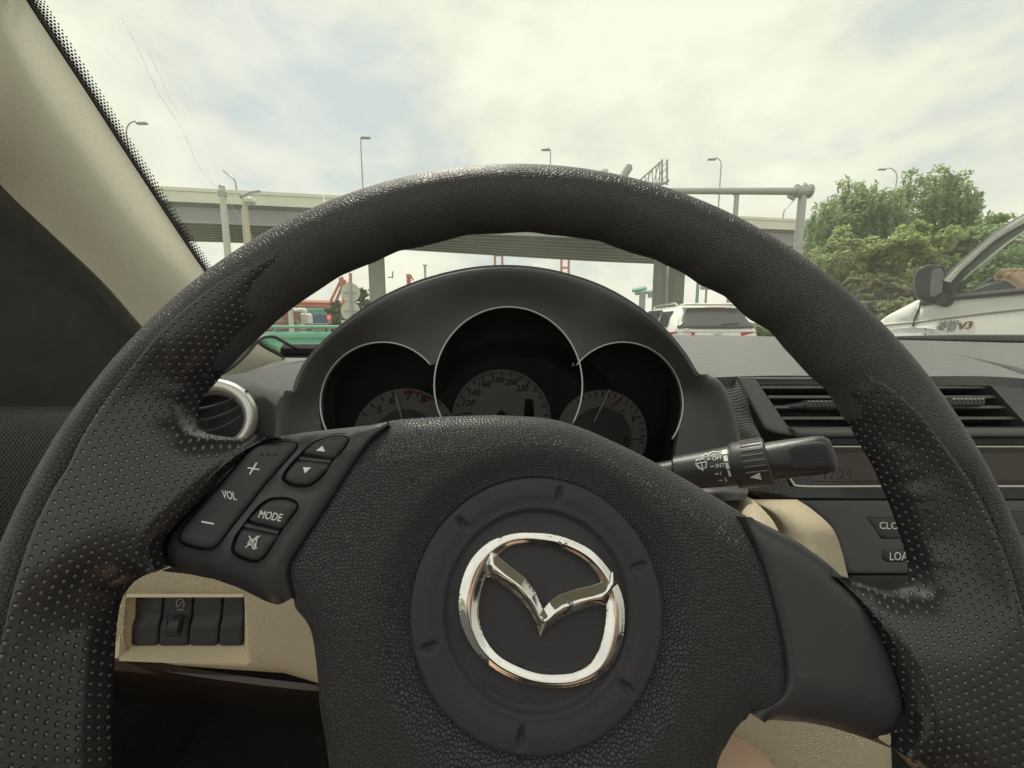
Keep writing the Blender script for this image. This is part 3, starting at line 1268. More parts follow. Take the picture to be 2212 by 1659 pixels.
M['scratch'] = mat('glass_scratch', (.45, .45, .40), .5)
for ln in ([(262, 38), (276, 62), (300, 108), (322, 160), (345, 205), (372, 245), (398, 290), (425, 350), (452, 388), (474, 410)], [(320, 110), (338, 150), (352, 178), (372, 226)]):
    ln = catmull(np.array(ln, float), 60) + RNG.normal(size=(60, 2)) * .7
    mk('scratch', tube(np.array([on_glass(*p_) for p_ in ln]), RNG.uniform(.00004, .00018, 60), 5), M['scratch'], ws, smooth=0)
# printed border on the inner face of the glass, beside the pillar
fr = []
for p, q in zip(pil, pil[1:] + [2 * pil[-1] - pil[-2]]):
    d = (q - p) / np.linalg.norm(q - p)
    e = arr(0, 0, ZC) - p
    side = np.cross(d, e)
    side /= np.linalg.norm(side)
    if side[0] < 0:
        side = -side
    fr.append([p - side * .004 + e * .006, p + side * .005 + e * .006, p + side * .0132 + e * .006])
sheet_obj('dotted_border', fr, M['frit'], ws, 8, 40, .0002)
# a thin rubber strip between pillar trim and glass
mk('edge_seal', tube(np.array(pil) + (arr(0, 0, ZC) - np.array(pil)) * .012, .0035, 8), M['rubber'], ws)

# pillar trim
PL = [(-190, 180, .36), (0, 398, .385), (113, 506, .42), (225, 612, .47), (303, 701, .51), (360, 760, .55), (430, 830, .60), (470, 870, .64)]
PMm = [(-70, 85, .372), (40, 215, .39), (160, 360, .44), (270, 500, .50), (350, 600, .55), (420, 690, .60), (480, 760, .65), (520, 815, .685)]
rows = [[pt(*a), pt(*b) + arr(.016, -.012, .004), pt(c[0], c[1], c[2] - .012)] for a, b, c in zip(PL, PMm, PIL)]
# behind the rim the foot of the trim widens to the dash
pt_ = thing('pillar_trim', 'pale beige grained trim of the slanting windshield pillar', 'car trim', pt(480, 830, .62))
sheet_obj('pillar_cover', rows, M['beige_fine'], pt_, 30, 40, .006)

# door: dark corner piece under the window line and textured top
door = thing("door_panel", 'dark inner door with a plain corner panel below the pillar', 'car door', pt(-60, 1150, .33))
rows = [[pt(-420, 260, .25), pt(-200, 200, .34), pt(20, 395, .405), pt(160, 540, .46), pt(330, 715, .545), pt(420, 800, .60)],
        [pt(-420, 600, .25), pt(-200, 600, .33), pt(0, 640, .395), pt(150, 690, .45), pt(310, 760, .53), pt(400, 820, .59)],
        [pt(-420, 880, .25), pt(-200, 880, .32), pt(0, 880, .385), pt(150, 880, .44), pt(300, 880, .52), pt(390, 880, .58)]]
sheet_obj('corner_panel', rows, M['corner'], door, 24, 16, .01)
rows = [[pt(-420, 876, .252), pt(-200, 876, .322), pt(0, 876, .387), pt(150, 876, .442), pt(300, 876, .52)],
        [pt(-420, 900, .235), pt(-200, 900, .30), pt(0, 900, .362), pt(150, 900, .418), pt(300, 900, .50)],
        [pt(-420, 1030, .23), pt(-200, 1030, .29), pt(0, 1040, .352), pt(150, 1040, .405), pt(300, 1040, .49)],
        [pt(-420, 1180, .23), pt(-200, 1185, .29), pt(0, 1190, .352), pt(150, 1195, .40), pt(300, 1195, .48)]]
sheet_obj('door_top', rows, M['weave'], door, 30, 30, .01)
rows = [[pt(-420, 1186, .232), pt(-200, 1190, .292), pt(0, 1190, .355), pt(150, 1195, .405)],
        [pt(-420, 1500, .22), pt(-200, 1500, .28), pt(0, 1500, .34), pt(150, 1500, .39)],
        [pt(-420, 1900, .20), pt(-200, 1900, .26), pt(0, 1900, .32), pt(150, 1900, .37)]]
sheet_obj('door_card', rows, M['beige'], door, 12, 12, .02)

# short roof lining out of view, cut back to let overhead light in
roof = thing('cut_headliner', 'unseen strip of roof lining, cut short to let overhead light in', 'roof lining', arr(.35, .2, ZC + .46))
rows = [[arr(x, y, ZC + z - .02 * abs(x - .35) ** 2) for x in (-.5, -.2, .35, .9, 1.2)] for y, z in ((.36, .515), (.28, .52), (.18, .527), (.06, .53))]
sheet_obj('cut_lining', rows, M['beige_fine'], roof, 12, 10, .02)

# ------------------------------------------------------------------ dashboard
dash = thing('dashboard', 'black dashboard with central slatted vents above beige lower trim', 'dashboard', arr(.2, .45, ZC - .45))
# the top: from the glass down to the vents and the cluster
rows = [[pt(598, 778, .725), pt(800, 742, .85), pt(1100, 728, .95), pt(1500, 724, .975), pt(1900, 733, .92), pt(2212, 741, .85), pt(2500, 745, .77)],
        [pt(570, 790, .66), pt(800, 752, .76), pt(1100, 738, .82), pt(1500, 735, .83), pt(1900, 745, .78), pt(2212, 757, .72), pt(2500, 760, .66)],
        [pt(530, 806, .58), pt(780, 775, .62), pt(1100, 760, .64), pt(1520, 760, .64), pt(1900, 768, .60), pt(2212, 785, .56), pt(2500, 790, .52)],
        [pt(500, 830, .52), pt(760, 805, .52), pt(1100, 800, .51), pt(1540, 790, .50), pt(1900, 793, .49), pt(2200, 812, .46), pt(2500, 825, .44)],
        [pt(480, 870, .47), pt(740, 850, .46), pt(1100, 850, .46), pt(1570, 814, .445), pt(1900, 814, .442), pt(2190, 816, .437), pt(2500, 860, .42)]]
sheet_obj('top_pad', rows, M['dash'], dash, 60, 40, .01)
# raised speaker-textured pad on the passenger side, with its seam
rows = [[pt(1880, 735, .915), pt(2050, 742, .87), pt(2212, 746, .835), pt(2500, 750, .765)],
        [pt(1980, 752, .76), pt(2090, 765, .72), pt(2212, 772, .69), pt(2500, 780, .64)],
        [pt(2100, 778, .60), pt(2160, 787, .575), pt(2230, 795, .56), pt(2500, 802, .51)],
        [pt(2195, 806, .49), pt(2230, 812, .475), pt(2270, 818, .465), pt(2500, 832, .435)],
        [pt(2225, 830, .44), pt(2260, 838, .43), pt(2300, 846, .425), pt(2500, 862, .415)]]
rows = [[p + arr(0, 0, .003) for p in r] for r in rows]
sheet_obj('passenger_pad', rows, M['weave'], dash, 30, 30, .006)

# textured strip curving round the cluster, driver's side and centre side
rows = [[pt(1508, 796, .485), pt(1545, 803, .475), pt(1590, 817, .443)],
        [pt(1520, 818, .455), pt(1572, 838, .44), pt(1610, 862, .425)],
        [pt(1540, 850, .435), pt(1592, 890, .42), pt(1632, 920, .412)],
        [pt(1560, 930, .415), pt(1606, 950, .405), pt(1648, 955, .40)],
        [pt(1560, 1060, .40), pt(1620, 1060, .395), pt(1680, 1060, .39)]]
sheet_obj('textured_strip', rows, M['weave'], dash, 20, 30, .02)
rows = [[pt(440, 812, .56), pt(520, 806, .555), pt(600, 790, .55), pt(690, 775, .545)],
        [pt(420, 822, .52), pt(500, 815, .50), pt(580, 812, .49), pt(690, 800, .48)],
        [pt(400, 850, .475), pt(540, 838, .445), pt(595, 845, .435), pt(680, 850, .43)],
        [pt(400, 900, .45), pt(560, 890, .425), pt(600, 900, .415), pt(680, 900, .41)],
        [pt(400, 1020, .43), pt(560, 1020, .41), pt(610, 1020, .40), pt(680, 1020, .395)]]
sheet_obj('textured_strip', rows, M['weave'], dash, 30, 30, .01)

# round driver's vent
rv = thing('round_air_vent', 'round driver side air vent with a satin silver ring', 'air vent', pt(480, 905, .41))
VP = Plane(pt(478, 905, .405), (.98, .20, 0), (0, .25, .97))
c = VP.px(478, 905)


def circ(pl, cx, cy, rx, ry, h=0., n=64):
    t = np.linspace(0, 2 * np.pi, n, endpoint=False)
    return pl.pxs([(cx + rx * math.cos(a), cy - ry * math.sin(a)) for a in t], h)


ring_c = VP.w(circ(VP, 472, 902, 78, 68), .008)
mk('ring', tube(ring_c, .0062, 14, closed=True), M['silver'], rv, smooth=180)
mk('inner_lip', tube(VP.w(circ(VP, 468, 905, 68, 58), .002), .0034, 10, closed=True), M['dash'], rv, smooth=180)
q = circ(VP, 470, 904, 76, 66)
mk('bowl', relief(VP, q, lambda P: -.022 + .016 * sstep(np.linalg.norm(P - P.mean(0), axis=1), .02, .036), .004, skirt=.004)[:2], M['dark'], rv)
for i, (dy, bow) in enumerate(((-26, 10), (0, 14), (26, 18))):
    row = [pt(472 + x, 902 + dy - 4 + bow * (1 - (x / 66) ** 2) - bow - x * .34, .405) for x in (-62, -40, -20, 0, 20, 40, 62)]
    row = np.array(row) + VP.N * -.003
    mk('vane', tube(catmull(row, 20), .0022, 8, flat=.6), M['stack'], rv)

# ------------------------------------------------------------------ centre panel
S = Plane(pt(1900, 820, .44), (1, 0, 0), (0, .30, .95))
sp = S.px


def plate(name, pts, m, parent, h=0., edge=.002, drop=.0015, sp=.004, skirt=.012, holes=(), hs_depth=.02, **k):
    q = resample(S.pxs(pts, h), .003)
    hs = [resample(S.pxs(x, h), .003) for x in holes]
    V, F, P = relief(S, q, lambda P: h - roundover(dist_to(P, q, True), edge, drop), sp, holes=hs, skirt=skirt, insets=(edge * .15, edge * .4, edge), hole_skirt=hs_depth)
    return mk(name, (V, F), m, parent, smooth=50, **k)


V1 = [(1632, 819), (1903, 819), (1938, 922), (1702, 922)]
V2 = [(1918, 819), (2128, 819), (2222, 922), (1954, 922)]
plate('vent_fascia', [(1592, 814), (2145, 814), (2260, 830), (2300, 942), (1716, 942), (1672, 935), (1652, 925)], M['dash'], dash, 0, .003, .002, holes=[V1, V2], hs_depth=.047)
for k, (q, lab) in enumerate(((V1, 'slatted air vent nearer the driver, half behind the rim'), (V2, 'slatted air vent with a ribbed knob on the passenger side'))):
    c0 = S.w([S.pxs(q, 0).mean(0)], -.02)[0]
    v = thing('air_vent', lab, 'air vent', c0, group='central air vents')
    Q = S.pxs(q, 0)
    mk('duct', relief(S, grow(resample(Q, .004), .002), lambda P: np.full(len(P), -.045), .01, skirt=.002)[:2], M['dark'], v, smooth=0)
    for y in (836, 857, 879, 903):
        f = (y - 819) / 103
        xa, xb = q[0][0] + (q[3][0] - q[0][0]) * f, q[1][0] + (q[2][0] - q[1][0]) * f
        a, b = S.px(xa + 1, y, -.004), S.px(xb - 1, y, -.004)
        A, B = S.w([a], -.004)[0], S.w([b], -.004)[0]
        n = arr(0, .92, -.38) * .026     # blade runs back and down
        up = arr(0, .3, .95) * .0014
        V = np.array([A + up, B + up, B + up + n, A + up + n, A - up, B - up, B - up + n, A - up + n])
        mk('slat', (V, [(0, 1, 2, 3), (7, 6, 5, 4), (0, 4, 5, 1), (1, 5, 6, 2), (2, 6, 7, 3), (3, 7, 4, 0)]), M['dash'], v, smooth=0)
    for j in range(3):
        x = q[1][0] - 18 + j * 24
        y = 828 + j * 24
        mk('swivel_stub', lathe(S.w([S.px(x, y + 10, -.018)], -.018)[0], S.X, [(-.002, .0065), (.004, .0065)], 16), M['hood'], v)
    kx = (1768, 871) if k == 0 else (2078, 866)
    A = S.w([S.px(kx[0] - 32, kx[1] + 3, .002)], .000)[0]
    B = S.w([S.px(kx[0] + 44, kx[1] + 3, .002)], .000)[0]
    kc = (A + B) / 2
    kb = mk('knob', join([bbox(kc, (np.linalg.norm(B - A), .012, .0085), .003), tube([A + arr(-.014, .006, -.003), A + arr(.004, 0, 0)], [.002, .004], 8)]), M['stack'], v, smooth=30)
    ribs = []
    for j in range(8):
        x = A + (B - A) * (.10 + .8 * j / 7)
        ribs.append(bbox(x + arr(0, -.0045, .0020), (.0022, .0055, .0068), .001))
    mk('rib', join(ribs), M['dash'], kb, smooth=0, kind='stuff')

plate('lower_lip', [(1712, 922), (2300, 922), (2310, 944), (1722, 944)], M['dash'], dash, .006, .004, .004, skirt=.02)
plate('dark_strip', [(1690, 945), (2310, 945), (2310, 962), (1690, 962)], M['dark'], dash, -.002, .001, .001, skirt=.006)  # dark recessed strip below the vent lip

M['lcd_digit'] = mat('lcd_digit', (.030, .019, .015), .3)
stereo = thing('car_stereo', 'car stereo with a brown display strip and black labelled keys', 'car stereo', S.w([S.px(1990, 1240, 0)], -.01)[0])
plate('surround', [(1640, 960), (2320, 960), (2330, 1079), (1610, 1079), (1618, 1040)], M['gloss'], stereo, .001, .002, .001, skirt=.02, holes=[[(1740, 974), (2300, 974), (2300, 1041), (1752, 1041)]])
plate('display', [(1738, 972), (2302, 972), (2302, 1043), (1748, 1043)], M['brown'], stereo, -.004, .001, .0005, skirt=.004)
mk('clock_digits', text_on(S, '12:24', (1782, 1036), (1842, 1034), (1782, 1011), -.0038, .0003), M['lcd_digit'], stereo, smooth=0)
for ya, yb, w in ((963, 967, .0010), (1048, 1053, .0014)):
    row = [S.w([S.px(x, (ya + yb) / 2, .003)], .0028)[0] for x in (1760 if ya < 1000 else 1735, 1900, 2100, 2320)]
    if ya > 1000:
        row = [S.w([S.px(1702, 1022, .003)], .0028)[0], S.w([S.px(1712, 1042, .003)], .0028)[0]] + row
    mk('chrome_line', tube(catmull(np.array(row), 30), w, 8), M['silver'], stereo, smooth=180)
plate('display_tray', [(1716, 1036), (1752, 1041), (2310, 1041), (2310, 1049), (1740, 1049), (1722, 1046)], M['dash'], stereo, .0005, .001, .001)
CLK = [(1871, 1117), (2010, 1116), (2022, 1163), (1903, 1164), (1890, 1142)]
AMB = [(2120, 1105), (2290, 1104), (2300, 1154), (2140, 1156)]
LOAD = [(1905, 1187), (2030, 1186), (2036, 1213), (1912, 1214), (1904, 1206)]
plate('faceplate', [(1722, 1080), (2330, 1080), (2345, 1240), (1832, 1240), (1817, 1188), (1798, 1140), (1756, 1100)], M['stack'], stereo, 0, .003, .002, holes=[CLK, AMB, LOAD])
for q, txt, a, b_, u in ((CLK, 'CLOCK', (1900, 1142), (1970, 1144), (1899, 1127)), (AMB, 'FM/AM', (2125, 1137), (2183, 1131), (2122, 1117)), (LOAD, 'LOAD', (1922, 1210), (1975, 1210), (1922, 1192))):
    c = np.mean(q, 0)
    qq = [tuple(c + (arr(*p) - c) * .975) for p in q]
    bt = plate('key', qq, M['button'], stereo, .0008, .0018, .0012, skirt=.006)
    mk('lettering', text_on(S, txt, a, b_, u, .0010), M['white_print'], bt, smooth=0)
mk('indicator_lamp', lathe(S.w([S.px(2192, 1144, .001)], .0006)[0], S.N, [(0, .0012), (.0006, .001)], 10), M['rubber'], stereo)
plate('lower_panel', [(1834, 1243), (2345, 1243), (2370, 1420), (1880, 1420)], M['dark'], dash, -.001, .002, .001)

# dark box and cable lying on the far left of the dash
bx = thing('dash_camera', 'small black box on the dash edge behind the cluster hood', 'camera', pt(640, 772, .66))
V, F = bbox(pt(655, 757, .655), (.062, .030, .020), .006)
mk('housing', (V, F), M['rubber'], bx, smooth=30)
mk('mount_pad', bbox(pt(655, 769, .655), (.05, .026, .004), .002), M['stack'], bx)
CAB = [(640, 752, .64), (625, 745, .625), (607, 735, .61), (590, 727, .60), (570, 728, .59), (556, 737, .58), (543, 752, .575), (525, 772, .565), (505, 790, .555), (485, 803, .55), (462, 816, .545)]
mk('cable', tube(catmull(np.array(P3(CAB)), 60), .0026, 8), M['stack'], None, 'thin grey cable looping down over the beige pillar foot', 'cable', smooth=180)

# ------------------------------------------------------------------ lower trim on the driver's side
K = Plane(pt(440, 1340, .33), (.985, .17, 0), (0, .25, .97))
knee = thing('knee_panel', 'beige panel with a row of black switches below the buttons', 'trim panel', pt(440, 1470, .31))
HOLE = [(268, 1283), (526, 1283), (536, 1433), (258, 1420)]
ko = resample(K.pxs([(120, 1200), (300, 1205), (700, 1200), (800, 1330), (800, 1520), (683, 1500), (603, 1476), (475, 1468), (365, 1460), (292, 1447), (200, 1420), (120, 1400)], 0), .006)
kl = K.pxs([(800, 1520), (683, 1500), (603, 1476), (475, 1468), (365, 1460), (292, 1447), (200, 1420)], 0)
kh = resample(K.pxs(HOLE, 0), .004)
V, F, P = relief(K, ko, lambda P: -roundover(dist_to(P, kl), .024, .020) - .002 * (1 - sstep(dist_to(P, kh, True), 0, .004)), .004, holes=[kh], skirt=.02, hole_skirt=.004, insets=(.001, .003))
mk('panel', (V, F), M['beige'], knee, smooth=60, uv=P)


def quad_sheet(name, a, b, c, d, m, parent, th=.003, **k):
    return sheet_obj(name, [[a, (a + b) / 2, b], [(a + d) / 2, (a + b + c + d) / 4, (b + c) / 2], [d, (c + d) / 2, c]], m, parent, 8, 8, th, **k)


kd = .017
f = lambda x, y, h: K.w([K.px(x, y, h)], h)[0]
quad_sheet('ledge', f(290, 1388, -kd), f(526, 1388, -kd), f(537, 1434, -.001), f(257, 1421, -.001), M['beige_flat'], knee)
quad_sheet('side_wall', f(266, 1282, -.002), f(298, 1281, -kd), f(292, 1389, -kd), f(256, 1421, -.001), M['beige_flat'], knee)
quad_sheet('side_wall', f(530, 1281, -kd), f(527, 1282, -.002), f(537, 1434, -.001), f(527, 1389, -kd), M['beige_flat'], knee)
quad_sheet('top_wall', f(266, 1282, -.003), f(527, 1282, -.003), f(528, 1279, -kd), f(292, 1279, -kd), M['beige_flat'], knee)
for i, (xa, xb) in enumerate(((294, 355), (357, 419), (421, 483), (485, 528))):
    q = K.pxs([(xa, 1281), (xb, 1281), (xb - 8 if i < 3 else xb, 1390), (xa - 8 if i else xa - 3, 1390)], -kd)
    q = resample(q, .003)
    mid = q[:, 1].mean()
    V, F, P = relief(K, q, lambda P, q=q, mid=mid: -kd + .002 + .003 * sstep(P[:, 1], mid + .002, mid - .004) - roundover(dist_to(P, q, True), .002, .0015), .003, skirt=.006, insets=(.0005, .001, .002))
    swt = mk('switch', (V, F), M['switch'], knee, smooth=50)
    if i == 1:
        hh = -kd + .004
        t = np.linspace(R(-50), R(230), 22)
        sym = [(390 + 8.5 * math.cos(a), 1304 - 10 * math.sin(a)) for a in t]
        mk('dimmer_mark', join([stroke_on(K, sym, 1.5, hh), stroke_on(K, [(386, 1310), (396, 1298)], 1.6, hh), stroke_on(K, [(384, 1317), (397, 1317)], 1.5, hh)]), M['grey_print'], swt, smooth=0)
        a = K.w([K.px(364, 1350, hh)], -kd + .003)[0]
        b = K.w([K.px(400, 1350, hh)], -kd + .003)[0]
        mk('thumbwheel', lathe((a + b) / 2, b - a, [(-.0045, .007), (-.004, .008), (.004, .008), (.0045, .007)], 20), M['button'], swt)
        mk('wheel_frame', join([stroke_on(K, [(360, 1326), (360, 1374), (402, 1374), (404, 1326)], 2, hh + .0006)]), M['rubber'], swt, smooth=0)

# footwell: dark lining and the beige panel's underside
fw = thing('footwell', 'dark lining of the footwell under the beige panel', 'footwell', arr(0, .45, ZC - .80))
mk('floor_lining', box((0.1, .35, ZC - .80), (1.6, 1.3, .02)), M['carpet'], fw, smooth=0)
mk('firewall', box((0.1, .80, ZC - .55), (1.6, .02, .7)), M['carpet'], fw, smooth=0)
mk('kick_panel', box((-.62, .45, ZC - .55), (.02, .8, .7)), M['carpet'], fw, smooth=0)
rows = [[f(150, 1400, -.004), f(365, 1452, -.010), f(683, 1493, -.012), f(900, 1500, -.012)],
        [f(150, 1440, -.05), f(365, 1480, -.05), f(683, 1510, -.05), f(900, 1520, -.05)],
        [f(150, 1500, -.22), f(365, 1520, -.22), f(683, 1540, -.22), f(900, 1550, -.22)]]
sheet_obj('panel_underside', rows, M['brown'], fw, 12, 12, .005)  # the beige underside's shade is put into this dark brown

# steering column: black upper shell, beige lower shell
colm = thing('steering_column', 'steering column shroud of beige leather grain and black plastic', 'steering column', W.w([0, 0], -.22)[0])
rows = [[pt(1560, 1075, .30), pt(1600, 1070, .295), pt(1624, 1077, .285)],
        [pt(1565, 1100, .285), pt(1615, 1090, .27), pt(1652, 1104, .265)],
        [pt(1570, 1140, .265), pt(1632, 1120, .25), pt(1676, 1136, .25)],
        [pt(1580, 1220, .25), pt(1645, 1180, .235), pt(1688, 1176, .24)],
        [pt(1585, 1330, .24), pt(1650, 1280, .225), pt(1692, 1260, .235)]]
sheet_obj('lower_shell', rows, M['beige'], colm, 20, 26, .004)
rows = [[pt(1380, 1000, .33), pt(1480, 1010, .32), pt(1560, 1030, .31), pt(1614, 1048, .305)],
        [pt(1380, 1040, .29), pt(1480, 1050, .28), pt(1560, 1055, .272), pt(1616, 1060, .278)],
        [pt(1380, 1085, .28), pt(1480, 1095, .27), pt(1565, 1082, .264), pt(1612, 1078, .272)]]
sheet_obj('upper_shell', rows, M['smooth'], colm, 16, 12, .004)
mk('column_tube', lathe(W.w([0, 0], -.05)[0], -W.N, [(0, .030), (.05, .040), (.10, .052), (.22, .055)], 28), M['dark'], colm)

tb = thing('side_trim', 'beige leather grain trim between the column and the stereo', 'car trim', pt(1780, 1400, .36))
rows = [[pt(1612, 1079, .385), pt(1640, 1079, .38), pt(1680, 1079, .375), pt(1722, 1079, .372)],
        [pt(1640, 1096, .375), pt(1668, 1100, .36), pt(1710, 1098, .352), pt(1755, 1101, .362)],
        [pt(1662, 1120, .37), pt(1695, 1130, .345), pt(1745, 1135, .335), pt(1798, 1141, .352)],
        [pt(1676, 1150, .365), pt(1712, 1170, .335), pt(1762, 1180, .325), pt(1818, 1189, .345)],
        [pt(1684, 1200, .36), pt(1722, 1230, .325), pt(1775, 1235, .315), pt(1832, 1245, .336)],
        [pt(1690, 1330, .35), pt(1730, 1330, .315), pt(1790, 1330, .305), pt(1856, 1330, .325)],
        [pt(1690, 1480, .34), pt(1740, 1480, .305), pt(1800, 1480, .295), pt(1880, 1480, .315)]]
sheet_obj('trim_panel', rows, M['beige'], tb, 24, 36, .005)
rows = [[pt(1560, 1470, .37), pt(1700, 1480, .35), pt(1900, 1490, .335), pt(1926, 1490, .335)],
        [pt(1560, 1560, .34), pt(1700, 1570, .325), pt(1890, 1570, .31), pt(1924, 1570, .315)],
        [pt(1560, 1680, .32), pt(1700, 1680, .305), pt(1890, 1680, .295), pt(1927, 1680, .305)],
        [pt(1560, 1800, .31), pt(1700, 1800, .295), pt(1890, 1800, .285), pt(1930, 1800, .30)]]
sheet_obj('console_side', rows, M['beige'], tb, 20, 20, .006)

# ------------------------------------------------------------------ wiper stalk
A0, B0 = pt(1450, 1023, .262), pt(1799, 979, .222)
ax = (B0 - A0) / np.linalg.norm(B0 - A0)
L0 = np.linalg.norm(B0 - A0)
fwd = arr(0, 0, ZC) - (A0 + B0) / 2      # towards the driver's eye
fwd = fwd - (fwd @ ax) * ax
fwd /= np.linalg.norm(fwd)
upv = np.cross(fwd, ax)
if upv[2] < 0:
    upv = -upv
stalk = thing('wiper_stalk', 'black wiper stalk with OFF INT 1 2 printed in white', 'control stalk', A0)


def loft(sec, n=28):
    """sec: (s along axis 0..1, half height, half depth, squareness)"""
    V = []
    a = np.linspace(0, 2 * np.pi, n, endpoint=False)
    for s, hh, hd, e in sec:
        c, d = np.cos(a), np.sin(a)
        V.append(A0 + ax * L0 * s + np.outer(np.sign(c) * np.abs(c) ** e * hh, upv) + np.outer(np.sign(d) * np.abs(d) ** e * hd, fwd))
    V = np.concatenate(V)
    F = []
    m = len(sec)
    for i in range(m - 1):
        for k in range(n):
            l = (k + 1) % n
            F.append((i * n + k, i * n + l, (i + 1) * n + l, (i + 1) * n + k))
    F = [f[::-1] for f in F] + [tuple(range(n)), tuple((m - 1) * n + k for k in range(n))[::-1]]
    me = (V[:n].mean(0))
    return V, F


def fixn(g):
    bm = __import__('bmesh').new()
    me = bpy.data.meshes.new('t')
    me.from_pydata([list(v) for v in g[0]], [], g[1])
    bm.from_mesh(me)
    __import__('bmesh').ops.recalc_face_normals(bm, faces=bm.faces)
    bm.to_mesh(me)
    F = [tuple(p.vertices) for p in me.polygons]
    bm.free()
    bpy.data.meshes.remove(me)
    return g[0], F


r1 = .0108
mk('stem', fixn(loft([(-.12, .008, .008, 1), (.03, .0085, .0085, 1), (.045, r1 - .0005, r1 - .0005, 1), (.05, r1, r1, 1), (.43, r1 + .0012, r1 + .0012, 1)])), M['smooth'], stalk, smooth=40)
rc = .0140
colr = mk('collar', fixn(loft([(.425, r1, r1, 1), (.428, rc - .001, rc - .001, 1), (.455, rc, rc, 1), (.635, rc + .0001, rc + .0001, 1), (.645, rc - .0008, rc - .0008, 1), (.648, .0105, .0105, 1)], 36)), M['smooth'], stalk, smooth=30)
rb = []
for i in range(10):
    a = R(-20 + i * 13)
    d = upv * math.sin(a) + fwd * math.cos(a)
    rb.append(tube([A0 + ax * L0 * .50 + d * rc, A0 + ax * L0 * .63 + d * rc], .0005, 6))
mk('rib', join(rb), M['dash'], colr, kind='stuff')
tip = mk('paddle', fixn(loft([(.645, .0108, .0108, 1), (.70, .0110, .0104, .95), (.80, .0108, .0098, .8), (.92, .0106, .0092, .6), (.975, .0098, .0084, .55), (1.0, .0078, .0066, .6), (1.008, .005, .004, .8)], 36)), M['smooth'], stalk, smooth=60)
PP = Plane(A0 + ax * L0 * .865 + fwd * .0094, ax, upv)
t = np.linspace(0, 2 * np.pi, 60, endpoint=False)
q = np.stack([np.sign(np.cos(t)) * np.abs(np.cos(t)) ** .5 * L0 * .115, np.sign(np.sin(t)) * np.abs(np.sin(t)) ** .55 * .0074], 1)
V, F, P = relief(PP, q, lambda P: .0006 - roundover(dist_to(P, q, True), .003, .0012), .0018, skirt=.004, insets=(.0005, .0012, .002))
mk('thumb_pad', (V, F), M['fine'], tip, smooth=60)


def on_stem(V2, r):
    """flat marks (x along the stem, y round it) laid onto the stem's barrel"""
    V2 = np.asarray(V2, float)
    a = V2[:, 1] / r
    lift = .00015 + .0002 * (V2[:, 2] > 0)
    return A0 + np.outer(V2[:, 0], ax) + np.outer(np.cos(a) * (r + lift), fwd) + np.outer(np.sin(a) * (r + lift), upv)


UPS = .0


def stem_text(txt, x, y, hgt, w=None):
    y += UPS * .5
    V, F = glyphs(txt)
    V = V.copy()
    sx = hgt * .95 if w is None else w / V[:, 0].max()
    V[:, 0] = x + V[:, 0] * sx
    V[:, 1] = y + V[:, 1] * hgt
    return on_stem(V, r1 + .0009), F


def stem_bar(x0, y0, x1, y1, w):
    y0, y1 = y0 + UPS * .5, y1 + UPS * .5
    d = arr(x1 - x0, y1 - y0)
    n = arr(-d[1], d[0]) / np.linalg.norm(d) * w / 2
    q = [(x0 + n[0], y0 + n[1], 1), (x1 + n[0], y1 + n[1], 1), (x1 - n[0], y1 - n[1], 1), (x0 - n[0], y0 - n[1], 1)]
    m = 1
    V = np.array(q + [(a, b, -1) for a, b, _ in q], float)
    return on_stem(V, r1 + .0011), [(3, 2, 1, 0), (4, 5, 6, 7), (0, 4, 7, 3), (1, 2, 6, 5), (0, 1, 5, 4), (2, 3, 7, 6)]


mm = L0
TX = (('OFF', .318, .0058), ('INT', .332, .0011), ('1', .348, -.0035), ('2', .360, -.0078))
for txt, x, y in TX:
    mk('lettering', stem_text(txt, x * mm, y - .0012, .0024), M['white_print'], stalk, smooth=0)
mk('tick_mark', join([stem_bar((x - .034) * mm, y, (x - .012) * mm, y, .0005) for _, x, y in TX] + [stem_bar(.268 * mm, .0102, .29 * mm, .0102, .0005), stem_bar(.30 * mm, .0100, .33 * mm, .0112, .0006), stem_bar(.33 * mm, .0112, .365 * mm, .0098, .0006)]), M['white_print'], stalk, smooth=0, kind='stuff')
mk('speed_scale', join([stem_bar(.402 * mm, .0112 - i * .0045, .402 * mm, .0076 - i * .0045, .0028 - i * .0005) for i in range(4)]), M['white_print'], stalk, smooth=0, kind='stuff')
wip = []
for x0, y0, x1, y1 in ((.205, .0040, .278, .0044), (.205, .0040, .222, .0006), (.278, .0044, .268, .0008), (.222, .0006, .268, .0008), (.214, .0034, .245, -.0008), (.245, .0042, .245, -.0008), (.210, .0056, .222, .0070), (.222, .0070, .236, .0058), (.240, .0060, .252, .0072), (.252, .0072, .268, .0060)):
    wip.append(stem_bar(x0 * mm, y0, x1 * mm, y1, .00045))
mk('wiper_mark', join(wip), M['white_print'], stalk, smooth=0, kind='stuff')
q = np.array([(.520 * mm, -.0078, 1), (.580 * mm, -.0056, 1), (.580 * mm, -.0100, 1)])
ang = q[:, 1] / rc
V = A0 + np.outer(q[:, 0], ax) + np.outer(np.cos(ang) * (rc + .0006), fwd) + np.outer(np.sin(ang) * (rc + .0006), upv)
V2 = A0 + np.outer(q[:, 0], ax) + np.outer(np.cos(ang) * rc, fwd) + np.outer(np.sin(ang) * rc, upv)
mk('arrow_mark', (np.concatenate([V, V2]), [(0, 1, 2), (5, 4, 3), (0, 3, 4, 1), (1, 4, 5, 2), (2, 5, 3, 0)]), M['white_print'], colr, smooth=0)

